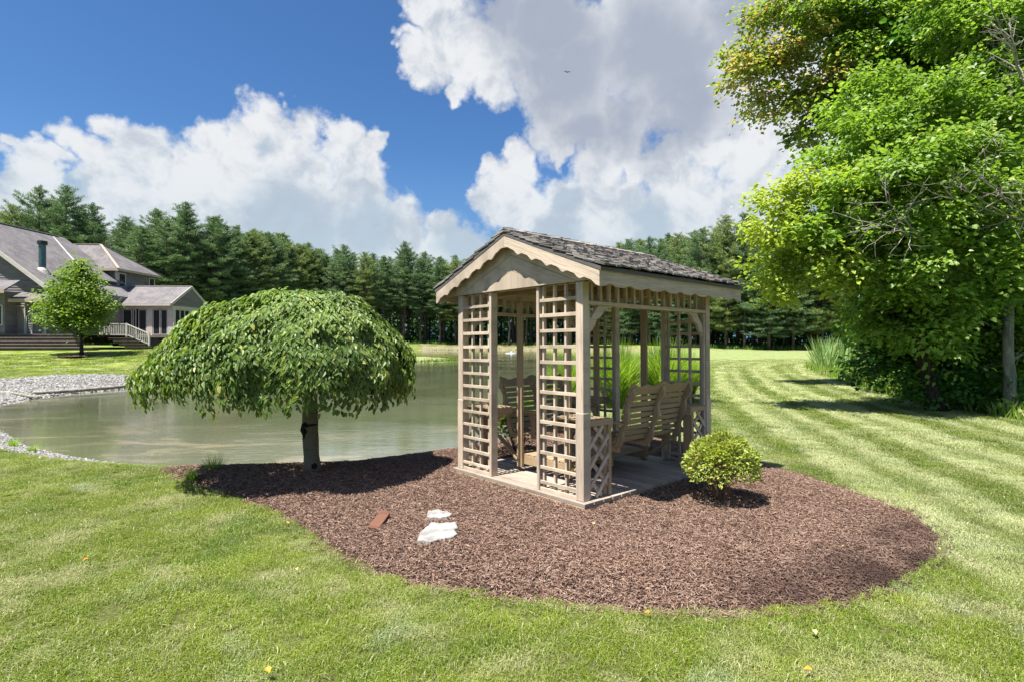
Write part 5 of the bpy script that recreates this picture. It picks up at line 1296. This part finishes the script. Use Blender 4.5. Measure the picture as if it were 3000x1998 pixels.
# ---------------------------------------------------------------- pines
def pine_proto(seed, H=22.0, low=5.5, wid=3.6):
    rg = np.random.default_rng(seed); random.seed(seed); P, Dd, Wd_ = [], [], []; mb = MB()
    pts = [(0, 0, -.4)]; n = 14
    for i in range(1, n + 1): pts.append((.12 * math.sin(i * .9 + seed), .12 * math.cos(i * .7 + seed), H * i / n))
    mb.tube(pts, [.24 * (1 - i / n) ** .8 + .02 for i in range(n + 1)], 8)
    nb = int((H - low) / .115); a = rg.uniform(0, 6.28); side = rg.uniform(0, 6.28)
    for b in range(nb):
        t = ((b + rg.random()) / nb) ** 1.06; z = low + (H - low - .25) * t + (.0 if t > .85 else rg.normal(0, .12)); a += 2.4 + rg.normal(0, .5)
        L = wid * (min(1, .60 + t * 1.4) if t < .3 else (1 - ((t - .3) / .7) ** 2.5) * .92 + .10) * (1 + .16 * math.cos(a - side))
        l = L * (rg.uniform(.45, 1.12) if rg.random() < .85 else rg.uniform(1.1, 1.4)); rise = -.12 + .72 * t ** 1.5 + rg.normal(0, .09)
        def bp(s): return np.array([math.cos(a) * l * s, math.sin(a) * l * s, z + rise * l * s - .10 * l * s * s * (1 - t) + .14 * l * s ** 3])
        mb.tube([tuple(bp(s)) for s in (0, .35, .7, 1.0)], [.04 * (1 - t) + .012, .025, .016, .006], 4, cap=False)
        nc = max(3, int(l * 4.6)); s0 = .32 if t < .8 else .1
        for c in range(nc):
            s = s0 + (1.04 - s0) * (c + rg.random()) / nc; ctr = bp(s) + np.array([-math.sin(a), math.cos(a), 0]) * rg.normal(0, .22 * l * (1 - abs(s - .6)) * .6) + np.array([0, 0, rg.normal(0, .05)])
            k = 17; u = rg.normal(size=(k, 3)); u[:, 2] = np.abs(u[:, 2]) * .9 + .15; u += np.array([math.cos(a), math.sin(a), 0]) * .8; u /= np.linalg.norm(u, axis=1, keepdims=True)
            P.append(ctr + rg.normal(0, .15, (k, 3)) * np.array([1, 1, .5])); Dd.append(u)
    if low > 4:
        for k in range(16):      # bare dead stubs under the crown
            zz = rg.uniform(1.6, low + 1); a = rg.uniform(0, 6.28); l = rg.uniform(.5, 1.6); mb.tube([(0, 0, zz), (math.cos(a) * l, math.sin(a) * l, zz - .1 * l)], [.025, .008], 4, cap=False)
    P = np.concatenate(P); Dd = np.concatenate(Dd); n = len(P); Nn = unit(n); Ln = RNG.uniform(.26, .50, n)
    S = np.cross(Dd, Nn); S /= np.linalg.norm(S, axis=1, keepdims=True); w = .072
    V = np.stack([P - S * w * .5, P + S * w * .5, P + Dd * Ln[:, None] + S * w * .12], 1).reshape(-1, 3); Fa = np.arange(n * 3).reshape(-1, 3)
    base = np.repeat(np.clip(RNG.random(n) * .6 + .25 * RNG.random(n), 0, 1), 3)
    me = np_mesh('crown', V, Fa, base); to = mb.build('trunk', M['bark_pine'], None, smooth=True, fix=False); tm = to.data; bpy.data.objects.remove(to)
    print('pine', n); return me, tm
def build_pines():
    protos = [pine_proto(3, 22, 8.0, 3.0), pine_proto(4, 22, 9.4, 2.7), pine_proto(5, 22, 6.2, 3.5), pine_proto(6, 22, 2.6, 4.3), pine_proto(8, 22, 3.0, 3.9)]
    variants = []
    for me, tm in protos:
        me2 = me.copy(); me.materials.append(M['needles']); me2.materials.append(M['needles_b']); variants.append((me, me2, tm))
    tl = [((px - 1500) / F * d, d, px) for px, d in TREELINE]; random.seed(5); rows = 5; cnt = 0; front = {}
    GRP = [(-1e9, 480, 'tall dark pines close behind the grey house', 'tall dark pine rising behind the grey house'),
           (480, 880, 'slender pines over the weeping tree and sunroom', 'slender pine between the house and the weeping tree top'),
           (880, 1420, 'even row of pines across the pond', 'pine in the even row across the pond, between weeping tree and gazebo'),
           (1420, 2170, 'pines seen through and above the gazebo', 'pine seen through or just above the gazebo'),
           (2170, 1e9, 'low branched pines beyond the striped lawn', 'low branched pine at the end of the striped lawn, right of the gazebo')]
    for r in range(rows):
        acc = 0; sp = 4.4 if r else 4.2
        for i in range(len(tl) - 1):
            a, b = tl[i], tl[i + 1]; L = math.hypot(b[0] - a[0], b[1] - a[1]); s = acc
            while s < L:
                t = s / L; x = a[0] + (b[0] - a[0]) * t + random.uniform(-.9, .9); y = a[1] + (b[1] - a[1]) * t + r * 4.6 + random.uniform(-1, 1)
                px = 1500 + F * x / y
                if -80 < px < 3080 and not (px > 2650 and r > 1):
                    g = next(q for q in GRP if q[0] <= px < q[1]); right = px > 1750
                    pr = random.choice([3, 4, 3, 2] if right and r < 2 else ([0, 1, 2] if r else [0, 2, 1, 0])); var = variants[pr]
                    if 480 < px < 880: hs = random.uniform(.88, 1.04)
                    else: hs = random.uniform(.83, 1.07)
                    tr = empty('pine_tree', (x, y, ground_z(x, y)), random.uniform(0, 6.28), g[3] + (', front row' if r == 0 else ', back rows'), 'pine tree', g[2]); w = random.uniform(.9, 1.15); tr.scale = (w, w, hs)
                    if r == 0: front.setdefault(g[0], []).append((px, tr, g))
                    ol = (random.random() < .5) if 650 < px < 1100 else (random.random() < (.45 if right else .12))
                    for nm, m in (('trunk', var[2]), ('crown', var[1] if ol else var[0])):
                        c = bpy.data.objects.new(nm, m); COL.objects.link(c); c.parent = tr
                    cnt += 1
                s += sp * random.uniform(.85, 1.15)
            acc = s - L
    ORD = 'first second third fourth fifth sixth seventh eighth ninth tenth eleventh twelfth thirteenth fourteenth fifteenth sixteenth seventeenth eighteenth nineteenth twentieth'.split()
    WH = {-1e9: 'dark front row pine behind the grey house', 480: 'slender front row pine between house and weeping tree', 880: 'front row pine across the pond, weeping tree to gazebo', 1420: 'front row pine seen behind the gazebo', 2170: 'low branched front row pine right of the gazebo'}
    for k, v in front.items():
        for i, (px, tr, g) in enumerate(sorted(v, key=lambda q: q[0])): tr['label'] = WH[k] + ', ' + ORD[min(i, 19)] + ' from left'
build_pines()

# ---------------------------------------------------------------- undergrowth, cattails, shore reeds
def weeds(name, n, xf, hmin, hmax, mat, label, wid=.02, seed=3, cat='weeds'):
    rg = np.random.default_rng(seed); x, y = xf(rg, n); n = len(x); z = height(x, y); a = rg.uniform(0, 6.28, n); h = rg.uniform(hmin, hmax, n); P = np.stack([x, y, z - .03], 1)
    D = np.stack([np.cos(a) * .35, np.sin(a) * .35, np.ones(n)], 1) + rg.normal(0, .18, (n, 3)); Nn = np.stack([-np.sin(a), np.cos(a), rg.normal(0, .3, n)], 1)
    o = link(name, leaves_mesh(name, P, D, Nn, h, wid * rg.uniform(.6, 1.6, n), rg.random(n), .1), M[mat]); return tag(o, label, cat, kind='stuff')
def ditch_pts(rg, n, y1=60):
    y = 9 + (y1 - 9) * rg.random(n) ** 1.5; x = rg.uniform(9, 14, n) + (y - 9) * rg.uniform(.1, 1.2, n); k = sdist(DITCH, x, y) < -.15 + .4 * rg.random(n) * 0; return x[k], y[k]
weeds('tall_weeds', 52000, ditch_pts, .12, .5, 'weeds', 'uncut pale green weeds in the ditch beside the wood', .035, 3)
def under_pts(rg, n):
    y = rg.uniform(9, 26, n); x = rg.uniform(10.5, 24, n); k = (sdist(DITCH, x, y) < -.5) & (vnoise(x, y, 1.2, 33) > .30); return x[k], y[k]
def undergrowth():
    rg = np.random.default_rng(77); x, y = under_pts(rg, 1300); z = height(x, y); bl = [(a, b, c + .22, .34 * r) for a, b, c, r in zip(x, y, z, rg.uniform(.5, 1.5, len(x)))]
    P, D, Nn, L, W, va = [], [], [], [], [], []
    n = len(bl); B = np.array(bl); per = 34; c = np.repeat(B, per, 0); m = len(c); u = rg.normal(size=(m, 3)); u /= np.linalg.norm(u, axis=1, keepdims=True); u[:, 2] = abs(u[:, 2])
    P = c[:, :3] + u * c[:, 3:4] * rg.uniform(.6, 1.1, (m, 1)); D = u + rg.normal(0, .6, (m, 3)); Nn = rg.normal(0, .4, (m, 3)) + np.array([0, 0, 1.]); L = rg.uniform(.06, .13, m)
    tag(link('undergrowth', leaves_mesh('undergrowth', P, D, Nn, L, L * .7, rg.random(m), .15), M['leaf_maple']), 'leafy green undergrowth beneath the right hand trees', 'undergrowth', kind='stuff')
undergrowth()
def cat_pts(rg, n):
    y = rg.uniform(31, 42, n); px = rg.uniform(2395, 2560, n) + rg.normal(0, 12, n); x = (px - 1500) / F * y; k = (sdist(DITCH, x, y) < -.8); return x[k], y[k]
weeds('cattails', 1700, cat_pts, 1.2, 2.3, 'reeds', 'stand of tall grey green cattails at the far end of the ditch', .045, 9, 'cattails')
def shore_pts(rg, n):
    i = rg.integers(0, len(POND), n); t = rg.random(n)[:, None]; a = POND[i]; b = POND[(i + 1) % len(POND)]; p = a + (b - a) * t + rg.normal(0, .22, (n, 2)); x, y = p[:, 0], p[:, 1]
    k = (sdist(POND, x, y) > .0) & (y > 27); return x[k], y[k]
weeds('shore_grass', 14000, shore_pts, .15, .45, 'weeds', 'rough grass fringe along the far pond shore', .06, 12, 'shore grass')
def forest_edge(rg, n):
    tl = np.array([((px - 1500) / F * d, d) for px, d in TREELINE]); x = rg.uniform(tl[0, 0], tl[-1, 0], n); y = np.interp(x, tl[:, 0], tl[:, 1]) + rg.uniform(-1.0, 14, n); k = vnoise(x, y, 4, 61) > .42; return x[k], y[k]
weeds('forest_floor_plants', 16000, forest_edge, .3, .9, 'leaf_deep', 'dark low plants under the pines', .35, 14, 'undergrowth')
def far_wood():
    rg = np.random.default_rng(19); n = 95000; tl = np.array([((px - 1500) / F * d, d) for px, d in TREELINE]); x = rg.uniform(tl[0, 0] - 25, tl[-1, 0] + 25, n); y = np.interp(x, tl[:, 0], tl[:, 1]) + 20 + rg.uniform(0, 14, n)
    z = .6 + 13 * rg.random(n) ** 1.1 * (.7 + .5 * vnoise(x, y, 5, 91)); u = unit(n); L = rg.uniform(.5, 1.1, n)
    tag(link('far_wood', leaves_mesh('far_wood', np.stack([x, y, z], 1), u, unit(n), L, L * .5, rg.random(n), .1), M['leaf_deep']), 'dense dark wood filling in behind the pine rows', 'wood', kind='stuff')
far_wood()
# pond bank stones on the far shore
def far_stones():
    rg = np.random.default_rng(15); pts = []
    for i in range(26, 45):
        a, b = POND[i % len(POND)], POND[(i + 1) % len(POND)]; L = math.hypot(*(b - a)); m = int(L * 3.2)
        for k in range(m): pts.append(a + (b - a) * rg.random() + rg.normal(0, .12, 2))
    p = np.array(pts); p = p[p[:, 1] > 27]
    tag(link('far_shore_stones', pebble_mesh('far_shore_stones', p[:, 0], p[:, 1], np.full(len(p), ZW + .06), rg.uniform(.08, .20, len(p))), M['pebbles']), 'row of small stones edging the far pond shore', 'stones', kind='stuff')
far_stones()

# ---------------------------------------------------------------- pond edging logs, fountain, utility box, bird
M['edging'] = simple('weathered_edging_timber', (.24, .22, .18), .85, .2, .35, 5)
def log(pts, r, label, mat='edging'):
    P = [gpx(px, py, z) for px, py, z in pts]; c = MB(); c.tube([p - P[0] for p in P], r, 8); o = c.build('edging_timber', M[mat], smooth=True); o.location = P[0]
    tag(o, label, 'edging timber', 'pale timbers edging the gravel beach')
log([(95,1150,-.16),(250,1140,-.16),(330,1133,-.15),(412,1125,-.14)], .06, 'long pale timber on the waterline of the gravel beach')
log([(-60,1140,-.10),(40,1150,-.14),(110,1163,-.2)], .05, 'shorter pale timber crossing at the left end of the gravel beach')
def ubox():
    p = gpx(418, 1092, .12); c = MB(); c.box(-.22, .22, -.2, .2, 0, .24); c.box(-.24, .24, -.22, .22, .241, .28); o = c.build('valve_box', simple('brown_grey_box', (.17, .145, .125), .8), bevel=.01); o.location = (p.x, p.y, ground_z(p.x, p.y) - .02)
    tag(o, 'small brown grey box on the lawn edge beside the weeping tree crown', 'box')
ubox()
def fountain():
    d = (EYE - ZW) * F / (1033.5 - HY); x = (1498 - 1500) / F * d; t = empty('pond_fountain', (x, d, ZW), label='small white floating fountain in the middle of the pond', cat='fountain')
    c = MB(); c.tube([(0, 0, -.05), (0, 0, .06), (0, 0, .10)], [.95, .95, .4], 24); wm = simple('white_plastic_float', (.75, .78, .8), .4, .4, .05); c.build('float', wm, t)
    c = MB(); c.tube([(0, 0, .10), (0, 0, .34), (0, 0, .36)], [.10, .09, .16], 12); c.build('nozzle', wm, t)
fountain()
def bird():
    d = 70; p = pb(1662, 212, 0, d)[:3]; c = MB(); c.tube([(-.22, 0, 0), (-.1, 0, .01), (.05, 0, .02), (.2, 0, .01), (.27, 0, 0)], [.02, .05, .06, .035, .01], 8)
    for s in (-1, 1): c.prism([(-.05, s * .04, .02), (.09, s * .04, .02), (.05, s * .32, .12), (-.02, s * .62, .06), (-.08, s * .35, .12)], (0, 0, .012))
    o = c.build('bird', simple('dark_plumage', (.04, .04, .045), .8)); o.location = p; o.rotation_euler = (R(25), R(-20), R(35)); tag(o, 'tiny dark bird gliding in front of the grey cloud', 'bird')
bird()
random.seed(0)
